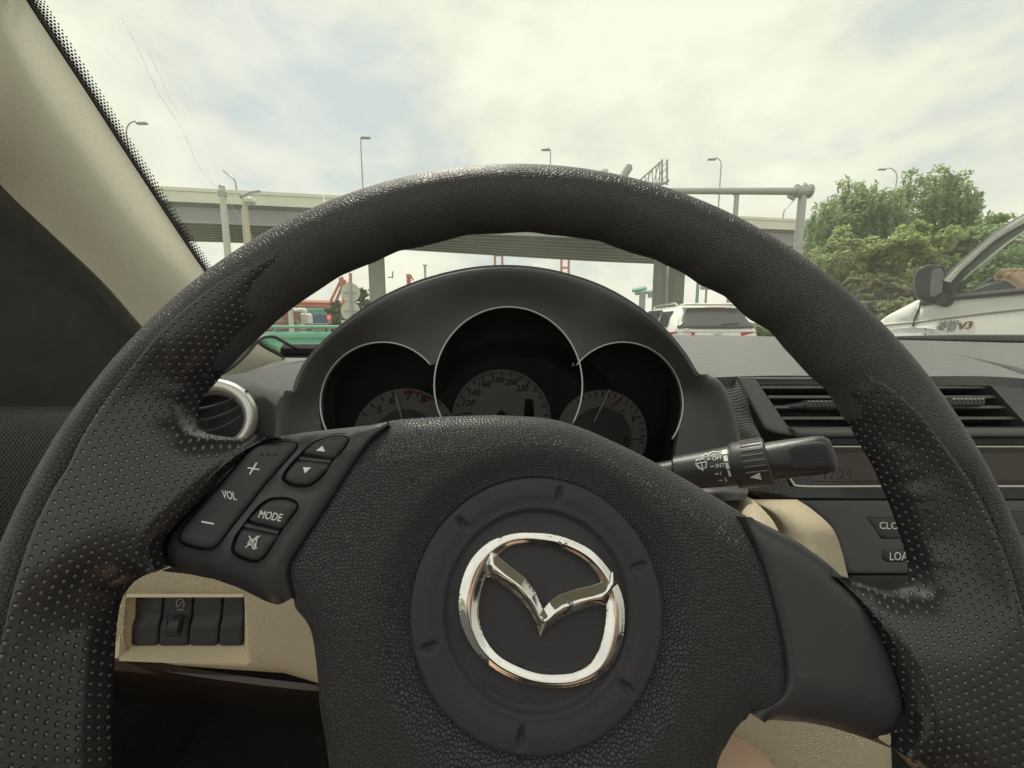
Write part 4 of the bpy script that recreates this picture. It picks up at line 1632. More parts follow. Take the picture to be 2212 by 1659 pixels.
# ------------------------------------------------------------------ instrument cluster
C = Plane(pt(1098, 830, .385), (1, 0, 0), (0, .20, .98))
clu = thing('instrument_cluster', 'black instrument cluster with three silver ringed gauges under an arched hood', 'instrument cluster', pt(1098, 1010, .40))
ARC = [(632, 843), (640, 815), (660, 778), (700, 733), (760, 682), (830, 637), (910, 603), (1000, 580), (1085, 572), (1170, 578), (1250, 597), (1320, 625), (1390, 668), (1440, 712), (1480, 760), (1503, 797), (1511, 809)]
LH = .030


def gcirc(cx, cy, rx, ry, a0, a1, n=60, h=.0):
    return [(cx + rx * math.cos(R(a)), cy - ry * math.sin(R(a))) for a in np.linspace(a0, a1, n)]


SPD = (1098, 831, 160, 168)
LG = (826, 872, 134, 133)
RG = (1346, 872, 129, 133)
# union of the three openings
uni = gcirc(*SPD, 17.5, 162.5, 50) + gcirc(*LG, 37, 180, 50) + [(694, 930), (720, 1010), (900, 1060), (1300, 1060), (1455, 1000)] + gcirc(*RG, -20, 143, 50)
uo = catmull(C.pxs(ARC, LH), 140)
lowr = catmull(C.pxs([(1516, 811), (1544, 824), (1568, 861), (1585, 907), (1596, 955), (1602, 1010), (1604, 1080)], .006), 40)
lowl = catmull(C.pxs([(596, 1075), (597, 990), (600, 940), (607, 896), (618, 863), (630, 848)], .006), 40)
low = np.concatenate([lowr, C.pxs([(1100, 1120)], 0), lowl])
out = np.concatenate([uo, low])
hole = resample(C.pxs(uni, 0), .003)


def ch(P):
    de = dist_to(P, uo)
    dh = dist_to(P, hole, True)
    s = dh / (dh + de + 1e-6)
    z = LH * sstep(s, -.15, 1.0) ** 1.3
    z = z - roundover(de, .006, .006)
    dl = np.minimum(dist_to(P, lowr), dist_to(P, lowl))
    return z + .006 * (1 - sstep(dl, .004, .02)) - roundover(dl, .010, .010)


V, F, P = relief(C, out, ch, .0045, holes=[hole], skirt=.05, insets=(.0005, .0012, .0022, .0035, .006, .009), hole_skirt=.030)
mk('bezel', (V, F), M['hood'], clu, smooth=60)
# the hood's top shell runs back to the dash
a = np.array([C.w([C.px(x, y, LH - .003)], LH - .003)[0] for x, y in ARC])
rows = [a, a + arr(0, .05, .002), a + arr(0, .11, -.004), a + arr(0, .20, -.03)]
V, F, uv = sheet([list(r) for r in rows], 60, 14, .003, away=(0, .5, 3))
mk('hood', (V, F), M['hood'], clu, smooth=60)
# gauge rings
for g, a0, a1 in ((SPD, -30, 210), (LG, 39, 215), (RG, -35, 141)):
    ln = C.w(C.pxs(gcirc(*g, a0, a1, 80), .0012), .0012)
    mk('gauge_ring', tube(ln, .00085, 8), M['ringsilver'], clu, smooth=180)
mk('back_wall', relief(C, grow(hole, .004), lambda P: np.full(len(P), -.032), .01, skirt=.002)[:2], M['rubber'], clu, smooth=0)


def dial(cx, cy, rr, h, m, name='gauge_face'):
    q = C.pxs(gcirc(cx, cy, rr, rr, 0, 357, 90), h)
    V, F, P = relief(C, q, lambda P: np.full(len(P), h), .006, skirt=.002)
    return mk(name, (V, F), m, clu, smooth=0)


DH = -.028
d1 = dial(1083, 905, 107, DH, M['dial'])
d2 = dial(876, 955, 116, DH, M['dial'])
d3 = dial(1300, 940, 98, DH, M['dial'])
for dd, cx, cy, rr in ((d2, 876, 958, 74), (d3, 1298, 945, 66)):
    q = C.pxs(gcirc(cx, cy, rr, rr, 0, 357, 60), DH + .0006)
    mk('inner_face', relief(C, q, lambda P: np.full(len(P), DH + .0008), .006, skirt=.0006)[:2], M['dialdark'], dd, smooth=0)


def radial(d, cx, cy, r0, r1_, angs, w, m, name):
    g = []
    for a in angs:
        c, s = math.cos(R(a)), -math.sin(R(a))
        g.append(stroke_on(C, [(cx + r0 * c, cy + r0 * s), (cx + r1_ * c, cy + r1_ * s)], w, DH + .0006))
    mk(name, join(g), m, d, smooth=0)


radial(d1, 1083, 905, 92, 104, np.arange(-20, 200, 12.2), 2.2, M['rubber'], 'tick_mark')
radial(d1, 1083, 905, 98, 104, np.arange(-20, 200, 3.05), 1.1, M['dialdark'], 'fine_tick')
radial(d2, 876, 955, 100, 112, np.arange(20, 160, 14), 2.0, M['rubber'], 'tick_mark')
radial(d3, 1300, 940, 84, 95, np.arange(-10, 130, 9), 1.6, M['rubber'], 'tick_mark')
arc = gcirc(876, 955, 110, 110, 46, 88, 20)
mk('red_zone', stroke_on(C, arc, 4, DH + .0008), M['red'], d2, smooth=0)
mk('red_mark', stroke_on(C, [(1322, 878), (1340, 862)], 3, DH + .0008), M['red'], d3, smooth=0)
mk('red_mark', stroke_on(C, [(1362, 950), (1384, 948)], 3, DH + .0009), M['red'], d3, smooth=0)


def numeral(d, txt, x, y, w, hh=13):
    mk('numeral', text_on(C, txt, (x - w / 2 - 1, y + hh / 2), (x + w / 2 - 1, y + hh / 2), (x - w / 2 + 2, y - hh / 2), DH + .0006), M['rubber'], d, smooth=0)


for t_, x, y in (('100', 1005, 896), ('120', 1013, 870), ('140', 1025, 848), ('160', 1047, 829), ('180', 1077, 820), ('200', 1105, 825), ('220', 1128, 838)):
    numeral(d1, t_, x, y, 25)
for t_, x, y in (('5', 819, 885), ('6', 847, 864), ('7', 883, 855), ('8', 914, 861)):
    numeral(d2, t_, x, y, 11, 17)
for t_, x, y in (('C', 1344, 892), ('E', 1352, 951), ('F', 1370, 905)):
    numeral(d3, t_, x, y, 9, 14)
mk('odometer_window', relief(C, resample(C.pxs([(1134, 862), (1152, 862), (1154, 908), (1132, 908)], DH), .002), lambda P: np.full(len(P), DH + .001), .003, skirt=.001)[:2], M['gloss'], d1, smooth=0)
mk('needle_hub', lathe(C.w([C.px(1083, 897, DH)], DH)[0], C.N, [(0, .0045), (.004, .004), (.006, .001)], 20), M['dark'], d1)
mk('needle', stroke_on(C, [(876, 935), (854, 850)], 2.6, DH + .003), M['white_print'], d2, smooth=0)
mk('needle', stroke_on(C, [(1283, 912), (1317, 842)], 2.6, DH + .003), M['white_print'], d3, smooth=0)

M['lens'] = glass_mat('shade_tinted_lens', (.42, .42, .43), .006)  # cover tinted grey to put shade over the dials
rows = [[C.w([C.px(x, y, hh)], hh)[0] for x in (690, 830, 1098, 1350, 1480)] for y, hh in ((700, .004), (830, -.004), (930, -.010), (1040, -.012))]
lo_ = grow(hole, .0015)
mk('gauge_lens', relief(C, lo_, lambda P: -.006 - .10 * (P[:, 1] - lo_[:, 1].min()) * 0 + .0 * P[:, 0], .01, skirt=.0015)[:2], M['lens'], clu, smooth=0)

# ------------------------------------------------------------------ own bonnet seen over the dash
bon = thing('car_bonnet', 'grey bonnet corner of the own car behind the dash', 'bonnet', pt(1980, 745, 1.2))
M['silverpaint'] = mat('grey_car_paint', (.36, .38, .39), .30, metal=.3, coat=.5, vary=.03)
rows = [[pt(1870, 738, 1.25), pt(1900, 718, 1.27), pt(1950, 708, 1.3), pt(2010, 710, 1.32), pt(2060, 722, 1.33), pt(2090, 740, 1.33)],
        [pt(1870, 750, 1.12), pt(1900, 733, 1.13), pt(1950, 722, 1.15), pt(2010, 724, 1.16), pt(2060, 732, 1.17), pt(2100, 750, 1.17)],
        [pt(1870, 775, 1.02), pt(1900, 765, 1.03), pt(1950, 755, 1.04), pt(2010, 755, 1.05), pt(2060, 760, 1.06), pt(2100, 775, 1.06)]]
sheet_obj('bonnet_panel', rows, M['silverpaint'], bon, 24, 12, .01)
mk('panel_gap', tube([pt(1999, 710, 1.316), pt(1998, 724, 1.158)], .003, 6), M['rubber'], bon)
mk('cowl_strip', tube(P3([(1870, 733, 1.0), (1950, 731, 1.0), (2060, 731, .99), (2212, 734, .96), (2400, 738, .9)]), [.004, .006, .009, .012, .012], 8), M['rubber'], bon)
# ------------------------------------------------------------------ outdoors: materials
M['asphalt'] = mat('asphalt', (.055, .055, .053), .9, grain=('noise', 60, .01), vary=.2, vscale=4)
M['earth'] = mat('verge_ground', (.13, .14, .07), .95, vary=.35, vscale=2)
M['concrete'] = mat('pale_concrete', (.42, .41, .37), .85, vary=.10, vscale=1.2)
M['concrete_dark'] = mat('grey_girder_paint', (.36, .375, .38), .7, vary=.12, vscale=.8)
M['parapet'] = mat('cream_parapet', (.84, .83, .74), .8, vary=.08, vscale=.9)
M['galv'] = mat('galvanised_steel', (.42, .43, .42), .5, metal=.35, vary=.15, vscale=7)
M['pale_pole'] = mat('pale_pole_paint', (.60, .60, .56), .5, vary=.08, vscale=5)
M['tan_pole'] = mat('tan_pole_paint', (.60, .55, .46), .6, vary=.1, vscale=5)
M['crane_red'] = mat('hazed_crane_red_paint', (.56, .22, .17), .6, vary=.12, vscale=.3)  # paler red, with the distance haze put into the colour
M['crane_green'] = mat('hazed_crane_green_paint', (.24, .46, .40), .6, vary=.12, vscale=.3)  # haze over the far cranes mixed into this green
M['rail_green'] = mat('guardrail_green_paint', (.16, .44, .32), .5, vary=.12, vscale=5)
M['white_paint'] = mat('white_car_paint', (.86, .86, .82), .25, coat=.6, vary=.02)
M['truck_white'] = mat('truck_white_paint', (.72, .72, .68), .4, vary=.04)
M['window'] = mat('dark_window_glass', (.03, .035, .04), .06, spec=.8)
M['rear_glass'] = mat('tinted_rear_glass', (.10, .105, .11), .10, spec=.7)
M['lamp_red'] = mat('red_lamp_lens', (.55, .03, .03), .2, spec=.6)
M['sign_back'] = mat('sign_back_grey', (.58, .57, .53), .6, vary=.05, vscale=4)
M['container_red'] = mat('container_red', (.42, .17, .14), .7, vary=.15, vscale=1)
M['container_blue'] = mat('container_blue', (.10, .18, .34), .7, vary=.15, vscale=1)
M['roof_red'] = mat('red_roof_sheet', (.50, .13, .09), .7, vary=.1, vscale=1)
M['wall_grey'] = mat('grey_wall_render', (.40, .38, .35), .85, vary=.1, vscale=1)
M['bark'] = mat('bark', (.12, .09, .06), .95, grain=('noise', 30, .02), vscale=6)
M['black'] = mat('black_plastic', (.02, .021, .023), .45)
M['handle'] = mat('handle_taupe', (.20, .18, .15), .6)
M['badge_red'] = mat('badge_red', (.26, .06, .055), .3, metal=.4)
M['badge_chrome'] = mat('badge_chrome', (.34, .34, .33), .35, metal=.8)
M['plain_chrome'] = mat('plain_chrome', (.75, .75, .73), .15, metal=1)


def leaf_mat(name, a, b):
    t = NT(name)
    oi = t.n('ShaderNodeNewGeometry')
    f = oi.outputs['Random Per Island']
    c = t.mixc(f, a, b)
    c2 = t.mixc(t.maprange(t.noise(.8, 3), .35, .65, 0, .6), c, tuple(x * .72 for x in a))
    t.l(c2, t.b.inputs['Base Color'])
    t.b.inputs['Roughness'].default_value = .55
    tl = t.n('ShaderNodeBsdfTranslucent')
    t.l(c2, tl.inputs[0])
    m = t.n('ShaderNodeMixShader')
    m.inputs[0].default_value = .55
    t.l(t.b.outputs[0], m.inputs[1])
    t.l(tl.outputs[0], m.inputs[2])
    t.l(m.outputs[0], t.out.inputs[0])
    return t.m


M['willow'] = leaf_mat('willow_leaf', (0.282, 0.376, 0.190), (0.432, 0.532, 0.294))
M['yellowgreen'] = leaf_mat('yellow_green_leaf', (0.332, 0.413, 0.164), (0.465, 0.551, 0.251))
M['green'] = leaf_mat('green_leaf', (0.273, 0.376, 0.164), (0.390, 0.496, 0.242))
M['deep'] = leaf_mat('deep_green_leaf', (0.232, 0.312, 0.146), (0.332, 0.422, 0.208))
M['purple'] = leaf_mat('purple_leaf', (0.224, 0.211, 0.138), (0.315, 0.312, 0.181))
M['olive'] = leaf_mat('olive_leaf', (0.266, 0.321, 0.156), (0.382, 0.422, 0.208))

# ------------------------------------------------------------------ ground and road
gv = [(-1500, -60, -.02), (1500, -60, -.02), (1500, 2500, -.02), (-1500, 2500, -.02)]
mk('ground', (np.array([*gv, *[(x, y, -.5) for x, y, z in gv]], float), [(0, 1, 2, 3), (7, 6, 5, 4), (0, 4, 5, 1), (1, 5, 6, 2), (2, 6, 7, 3), (3, 7, 4, 0)]), M['earth'], kind='structure', smooth=0)
mk('road', box((2.0, 25, -.008), (15, 75, .012)), M['asphalt'], kind='structure', smooth=0)
mk('cross_road', box((0, 37, -.006), (160, 12, .012)), M['asphalt'], kind='structure', smooth=0)
mk('road_marking', join([box((x, y, .002), (.15, 4, .004)) for x in (-1.9, 1.75) for y in range(4, 30, 8)]), M['white_paint'], kind='structure', smooth=0)
mk('kerb', bbox((-5.6, 15, .06), (.3, 40, .14), .03), M['parapet'], kind='structure')

# ------------------------------------------------------------------ elevated road
A1, B1 = pt(345, 402, 40), pt(1740, 475, 52)
A1[2] = B1[2] = (A1[2] + B1[2]) / 2
dV = (B1 - A1) / np.linalg.norm(B1 - A1)


def near(t):
    return A1 + dV * t


nV = arr(-dV[1], dV[0], 0)          # across the deck, away from the eye
zt = A1[2]
vi = thing('elevated_road', 'long grey elevated road with a cream parapet on concrete piers', 'overpass', arr(0, 50, 0))
T0, T1 = -70, 170


def wid(t):
    """the deck widens towards the right where a slip road joins"""
    return 11.0 + 7.0 * sstep(t, 5, 60)


zdeck, zg = zt - 1.0, zt - 2.95


def strip(profile, t0, t1, n=60):
    """profile: (offset across, z) closed outline swept along the deck"""
    V, F = [], []
    ts = np.linspace(t0, t1, n)
    m = len(profile(0))
    for t in ts:
        for o, z in profile(t):
            p = near(t) + nV * o
            V.append((p[0], p[1], z))
    for i in range(n - 1):
        for k in range(m):
            l = (k + 1) % m
            F.append((i * m + k, i * m + l, (i + 1) * m + l, (i + 1) * m + k))
    F.append(tuple(range(m))[::-1])
    F.append(tuple((n - 1) * m + k for k in range(m)))
    return fixn((np.array(V), F))


mk('deck', strip(lambda t: [(0.05, zdeck), (wid(t), zdeck), (wid(t), zdeck - .5), (.5, zdeck - .5), (.05, zdeck - .25)], T0, T1), M['concrete_dark'], vi, smooth=0)
for t in np.arange(T0, T1, 14.0):
    par = [(0, zdeck - .25), (0, zt - .32), (-.10, zt - .30), (-.10, zt), (.22, zt), (.22, zdeck), (.05, zdeck)]
    mk('parapet', strip(lambda q: par, t + .06, t + 13.94, 2), M['parapet'], vi, smooth=0)
mk('far_parapet', strip(lambda t: [(wid(t) - .25, zdeck + .002), (wid(t) - .25, zt), (wid(t) + .05, zt), (wid(t) + .05, zdeck - .5)], T0, T1), M['parapet'], vi, smooth=0)
ng = 8
for k in range(ng):
    def prof(t, k=k):
        o = .9 + (wid(t) - 1.8) * k / (ng - 1)
        w = .34 if k else .30
        return [(o - w, zdeck - .5), (o - w * .7, zg + .25), (o - w, zg), (o + w, zg), (o + w * .7, zg + .25), (o + w, zdeck - .5)]
    mk('girder', strip(prof, T0, 60 if k > 4 else T1, 40), M['concrete_dark'] if k else M['concrete_dark'], vi, smooth=0)
for t in np.arange(T0 + 4, 60, 8.0):
    a, b = near(t) + nV * 1.1, near(t + 4) + nV * (wid(t + 4) - 1.1)
    a[2] = b[2] = zg + .5
    mk('cross_beam', tube([a, b], .22, 4), M['concrete'], vi, smooth=0)


def pier(px, Y, wx, wy, m, name='pier', top=None):
    p = pt(px, 640, Y)
    h = (zg if top is None else top)
    return mk(name, bbox((p[0], p[1], h / 2), (wx, wy, h), .12, np.array(Matrix.Rotation(math.atan2(dV[1], dV[0]) + .25, 3, 'Z'))), m, vi, smooth=0)


pier(816, 50, 1.7, 1.5, M['concrete'])
pier(1424, 56, 1.5, 1.2, M['concrete_dark'])
pier(1459, 58, 1.75, 1.5, M['concrete'])
p = pt(1405, 556, 56)
mk('pier_cap', bbox((p[0] + 1.2, p[1], zg - .35), (6.5, 1.8, .7), .1), M['concrete_dark'], vi, smooth=0)
q0, q1 = pt(1441, 570, 55), pt(1440, 700, 55)
mk('drain_pipe', tube([q0 + arr(0, 0, 2), q0, (q0 + q1) / 2, arr(q1[0], q1[1], 0)], .14, 8), M['pale_pole'], vi)
p = pt(842, 597, 49)
mk('pier_camera', join([tube([p + arr(-.2, 0, -.1), p + arr(.35, 0, -.1)], .07, 6), tube([p + arr(.33, 0, -.2), p + arr(.35, 0, .55)], .07, 6)]), M['galv'], vi)


# street lamps standing on the deck
def deck_lamp(px, ytop, Y, reach, dirx, label, r=.09):
    r *= .75
    base = pt(px, 430, Y)
    base[2] = zdeck
    top = pt(px, ytop, Y)
    h = top[2]
    t = thing('street_lamp', label, 'street lamp', base, 'lamps along the elevated road')
    rad = min(1.2, abs(reach) * .6 + .3)
    mk('pole', tube([base, arr(base[0], base[1], h - rad)], [r * 1.3, r * .8], 8), M['galv'], t)
    a = np.linspace(0, np.pi / 2, 10)
    bend = [arr(base[0] + dirx * rad * (1 - math.cos(x)), base[1], h - rad + rad * math.sin(x)) for x in a]
    tipp = arr(base[0] + dirx * abs(reach), base[1], h - .15)
    mk('arm', tube(np.array(bend + [tipp]), r * .7, 8), M['galv'], t)
    mk('lamp_head', bbox(tipp + arr(dirx * .35, 0, -.02), (.95, .35, .18), .06), M['concrete_dark'], t)
    return t


deck_lamp(290, 262, 39, 1.1, 1, 'street lamp nearest the windshield pillar, arm curving right', .10)
deck_lamp(785, 294, 44, .15, 1, 'straight street lamp above the left part of the wheel rim', .09)
deck_lamp(1188, 320, 47, .15, -1, 'short lamp top showing just above the top of the wheel rim', .09)
deck_lamp(1553, 341, 50, .75, -1, 'street lamp behind the steel sign gantry, arm to the left', .10)
deck_lamp(1932, 363, 54, 1.6, -1, 'street lamp rising behind the willow crowns', .10)


def curved_lamp(p0, p1, p2, Y, label):
    a, b, c = pt(*p0, Y), pt(*p1, Y), pt(*p2, Y)
    t = thing('street_lamp', label, 'street lamp', arr(a[0], a[1], zdeck), 'lamps along the elevated road')
    mk('pole', tube(catmull(np.array([arr(a[0], a[1], zdeck), (a + arr(a[0], a[1], zdeck)) / 2, a, b, c]), 24), .10, 8), M['galv'], t)
    d = (c - b) / np.linalg.norm(c - b)
    mk('lamp_head', tube([c - d * .3, c + d * .8], [.12, .18], 6, flat=.5), M['concrete_dark'], t)


curved_lamp((510, 402), (505, 387), (495, 379), 52, 'small curved lamp head over the parapet beside the thin poles')
curved_lamp((1692, 465), (1696, 452), (1704, 444), 66, 'small curved lamp just left of the galvanised gantry pole')

# ------------------------------------------------------------------ poles on this side of the bridge
Y = 24
a, b = pt(479, 404, Y), pt(491, 560, Y)
t = thing('utility_pole', 'pale plain pole with a collar, the left of two before the bridge', 'pole', arr(b[0], b[1], 0))
x0 = a[0]
mk('pole_shaft', tube([arr(x0, Y, 0), arr(x0, Y, a[2])], [.20, .155], 12), M['pale_pole'], t)
mk('collar', tube([arr(x0, Y, pt(479, 424, Y)[2]), arr(x0, Y, pt(479, 414, Y)[2])], .21, 12), M['galv'], t)
mk('pole_cap', lathe(arr(x0, Y, a[2]), arr(0, 0, 1), [(0, .17), (.1, .12), (.16, .02)], 12), M['galv'], t)
mk('stay_wire', tube([arr(x0 + .1, Y, pt(479, 422, Y)[2]), pt(540, 500, Y), arr(pt(600, 590, Y)[0], Y, 0)], .012, 5), M['galv'], t)
Y = 21
a, b = pt(528, 428, Y), pt(533, 560, Y)
t = thing('camera_pole', 'tan pole carrying a white camera and a curved bracket', 'pole', arr(b[0], b[1], 0))
x0 = a[0]
mk('pole_shaft', tube([arr(x0, Y, 0), arr(x0, Y, a[2])], [.15, .115], 12), M['tan_pole'], t)
mk('bracket', tube(catmull(np.array([pt(527, 424, Y), pt(534, 419, Y), pt(546, 415, Y), pt(562, 413, Y)]), 16), .05, 8), M['concrete_dark'], t)
p = pt(540, 434, Y - .2)
mk('camera_body', bbox(p, (.34, .5, .24), .05), M['truck_white'], t)
mk('clamp', join([tube([pt(520, 424, Y), pt(531, 424, Y)], .12, 8), tube([pt(528, 431, Y), pt(540, 432, Y)], .05, 6)]), M['galv'], t)
mk('conduit', tube([pt(522, 450, Y), arr(pt(524, 500, Y)[0], Y, 1.0)], .03, 6), M['pale_pole'], t)

# sign gantry: galvanised post with a long arm reaching left
Y = 18
t = thing('sign_gantry', 'galvanised gantry post with a long pipe arm reaching left', 'gantry', arr(pt(1728, 480, Y)[0], Y, 0))
xp = pt(1733, 430, Y)[0]
za = pt(1733, 414, Y)[2]
mk('post', tube([arr(xp, Y, 0), arr(xp, Y, pt(1734, 402, Y)[2])], [.19, .155], 16), M['galv'], t)
mk('post_cap', lathe(arr(xp, Y, pt(1734, 402, Y)[2]), arr(0, 0, 1), [(0, .16), (.10, .10), (.14, .02)], 14), M['galv'], t)
xl, zl = pt(1290, 384, Y)[0], pt(1395, 397, Y)[2]
mk('pipe_arm', tube([arr(xp - .2, Y - .05, za), arr(xl, Y - .05, za + .02)], [.145, .105], 14), M['galv'], t)
for dx in (-.30, .24):
    mk('flange', tube([arr(xp + dx - .03, Y - .05, za), arr(xp + dx + .03, Y - .05, za)], .27, 18), M['galv'], t)
mk('clamp', tube([arr(xp - .30, Y - .05, za), arr(xp + .24, Y - .05, za)], [.2, .2], 14), M['galv'], t)
mk('bracket_wing', bbox(arr(xp - .42, Y, za - .16), (.34, .10, .3), .03, np.array(Matrix.Rotation(.5, 3, 'Y'))), M['galv'], t)
# lattice frame standing on the arm
la = []
Yl = Y - .1
for x in (1430, 1441):
    la.append(tube([pt(x, 400, Yl), pt(x, 345, Yl)], .045, 6))
la.append(tube([pt(1378, 393, Yl), pt(1430, 347, Yl)], .035, 6))
for f_ in np.linspace(.15, .9, 6):
    xx = 1378 + 52 * f_
    la.append(tube([pt(xx, 394, Yl), pt(xx, 393 - 46 * f_, Yl)], .022, 5))
for a_, b_ in (((1395, 393), (1412, 362)), ((1412, 393), (1424, 352)), ((1420, 394), (1430, 365)), ((1430, 392), (1441, 376)), ((1430, 376), (1441, 360)), ((1430, 360), (1441, 348))):
    la.append(tube([pt(*a_, Yl), pt(*b_, Yl)], .022, 5))
mk('lattice_frame', join(la), M['galv'], t, kind='stuff')
mk('saddle', tube(catmull(np.array([pt(1372, 390, Yl), pt(1400, 396, Yl), pt(1430, 397, Yl), pt(1444, 389, Yl)]), 16), .06, 8), M['concrete_dark'], t)
mk('tilted_camera', fixn(loft_between := (tube([pt(1342, 388, Yl), pt(1359, 360, Yl)], [.17, .17], 10))), M['galv'], t)
mk('camera_lens', tube([pt(1358.5, 361, Yl - .02), pt(1360, 357, Yl - .02)], [.12, .11], 10), M['concrete'], t)
mk('lamp_knob', lathe(pt(1306, 378, Yl), arr(0, 0, 1), [(0, .10), (.1, .15), (.2, .14), (.28, .05)], 12), M['parapet'], t)

Y = 30
t = thing('bracket_pole', 'slim grey pole with a short crooked bracket under the gantry arm', 'pole', arr(pt(1591, 430, Y)[0], Y, 0))
xp = pt(1591, 430, Y)[0]
mk('pole_shaft', tube([arr(xp, Y, 0), arr(xp, Y, pt(1591, 412, Y)[2])], [.20, .16], 10), M['galv'], t)
mk('bracket', tube(np.array([arr(xp, Y, pt(1591, 416, Y)[2]), pt(1552, 414, Y), pt(1534, 407, Y)]), .075, 8), M['galv'], t)
mk('pole_collar', tube([arr(xp, Y, pt(1591, 420, Y)[2]), arr(xp, Y, pt(1591, 411, Y)[2])], .26, 10), M['galv'], t)

Y = 26
t = thing('green_post', 'thin teal green post seen over the white car roof', 'post', arr(pt(1506, 640, Y)[0], Y, 0))
mk('post_shaft', tube([arr(pt(1506, 640, Y)[0], Y, 0), arr(pt(1506, 640, Y)[0], Y, pt(1506, 610, Y)[2])], .10, 8), M['crane_green'], t)
t = thing('small_sign', 'small grey sign on a thin post over the white car roof', 'sign', arr(pt(1525, 640, Y)[0], Y, 0))
xs = pt(1525, 640, Y)[0]
mk('post_shaft', tube([arr(xs, Y, 0), arr(xs, Y, pt(1525, 606, Y)[2])], .07, 8), M['galv'], t)
mk('sign_plate', bbox(pt(1526, 616, Y - .1), (.72, .06, .55), .02), M['concrete_dark'], t)

# signs seen from behind at the left
Y = 17
t = thing('road_sign', 'pole with two round pale sign backs and a small plate', 'road sign', arr(pt(757, 660, Y)[0], Y, 0))
xs = pt(757, 640, Y)[0]
mk('post_shaft', tube([arr(xs, Y, 0), arr(xs, Y, pt(757, 608, Y)[2])], .045, 10), M['galv'], t)
for y in (632, 672):
    c = pt(757, y, Y + .07)
    mk('sign_disc', tube([c - arr(0, .012, 0), c + arr(0, .012, 0)], .385, 28), M['sign_back'], t, smooth=30)
    mk('sign_bracket', bbox(c - arr(0, .05, 0), (.5, .03, .05), .01), M['galv'], t)
mk('sign_plate', bbox(pt(754, 700, Y + .07), (.62, .025, .3), .01), M['sign_back'], t)

# ------------------------------------------------------------------ port beyond: cranes
def beam(a, b, w, n=4):
    return tube([a, b], w, n)


def gantry_crane(px0, px1, py, Y, m, label, legs=4, boom=None, ybot=705):
    a, b = pt(px0, py, Y), pt(px1, py, Y)
    t = thing('harbour_crane', label, 'crane', arr((a[0] + b[0]) / 2, Y, 0))
    w = abs(b[0] - a[0]) * .02 + .5
    mk('bridge_beam', join([beam(a, b, w), beam(a + arr(0, 6, 0), b + arr(0, 6, 0), w)]), m, t, smooth=0, kind='stuff')
    for k in range(legs):
        x = a[0] + (b[0] - a[0]) * (k + .5) / legs
        for dy in (0, 6):
            mk('crane_leg', beam(arr(x, Y + dy, 0), arr(x, Y + dy, a[2]), w * .8), m, t, smooth=0)
    return t


Y = 150
t = thing('harbour_crane', 'red and teal harbour crane standing behind the round signs', 'crane', arr(pt(680, 700, Y)[0], Y, 0))
mk('boom', join([beam(pt(600, 652, Y), pt(765, 655, Y), .8), beam(pt(600, 660, Y), pt(765, 664, Y), .6)] + [beam(pt(x, 652, Y), pt(x + 9, 662, Y), .5) for x in range(600, 760, 12)]), M['crane_red'], t, smooth=0, kind='stuff')
mk('a_frame', join([beam(pt(758, 664, Y), pt(757, 590, Y), .6), beam(pt(724, 655, Y), pt(745, 604, Y), .55), beam(pt(735, 612, Y), pt(760, 612, Y), .55), beam(pt(745, 655, Y), pt(736, 600, Y), .8), beam(pt(712, 655, Y), pt(740, 598, Y), .5)]), M['crane_red'], t, smooth=0, kind='stuff')
mk('top_girder', join([beam(pt(640, 670, Y), pt(755, 670, Y), .9), beam(pt(640, 676, Y), pt(755, 677, Y), .6)] + [beam(pt(x, 668, Y), pt(x + 6, 677, Y), .7) for x in range(645, 750, 10)]), M['crane_green'], t, smooth=0, kind='stuff')
for x in (664, 682, 695, 704, 716, 730):
    a = pt(x, 672, Y)
    mk('crane_leg', beam(arr(a[0], Y, 0), a, .6 if x % 2 else .9), M['crane_green'], t, smooth=0)
for y in (690, 699):
    mk('leg_brace', beam(pt(692, y, Y), pt(706, y - 4, Y), .5), M['crane_green'], t, smooth=0)
Y = 260
for px, py, w, lab in ((1077, 551, 16, 'small red portal crane top over the hood, left of two'), (1221, 553, 16, 'small red portal crane top over the hood, right of two')):
    t = thing('harbour_crane', lab, 'crane', arr(pt(px, 600, Y)[0], Y, 0), 'red crane tops over the hood')
    a, b = pt(px - w / 2, py, Y), pt(px + w / 2, py, Y)
    for p in (a, b):
        mk('crane_leg', beam(arr(p[0], Y, 0), p, .7), M['crane_red'], t, smooth=0)
    mk('bridge_beam', beam(a, b, .8), M['crane_red'], t, smooth=0)
    mk('leg_brace', beam(pt(px - w / 2, py + 25, Y), pt(px + w / 2, py + 25, Y), .7), M['crane_red'], t, smooth=0)
Y = 240
t = thing('harbour_crane', 'thin red crane mast peeping over the left of the hood', 'crane', arr(pt(882, 605, Y)[0], Y, 0))
mk('mast', join([beam(pt(877, 618, Y) * arr(1, 1, 0), pt(881, 592, Y), .6), beam(pt(888, 618, Y) * arr(1, 1, 0), pt(884, 592, Y), .6), beam(pt(878, 606, Y), pt(888, 606, Y), .5), beam(pt(888, 596, Y), pt(893, 606, Y), .4)]), M['crane_red'], t, smooth=0, kind='stuff')
mk('cabin', bbox(pt(883, 597, Y), (2.6, 2, 2.6), .3), M['crane_red'], t, smooth=0)
t = thing('lamp_mast', 'thin grey mast standing beside the small red crane', 'mast', arr(pt(918, 600, 130)[0], 130, 0))
a = pt(918, 573, 130)
mk('mast_shaft', tube([a * arr(1, 1, 0), a], .35, 6), M['galv'], t)
mk('mast_head', bbox(a, (1.2, .6, .5), .1), M['galv'], t)
Y = 120
t = thing('harbour_crane', 'teal green crane arm behind the dark bridge piers', 'crane', arr(pt(1385, 640, Y)[0], Y, 0))
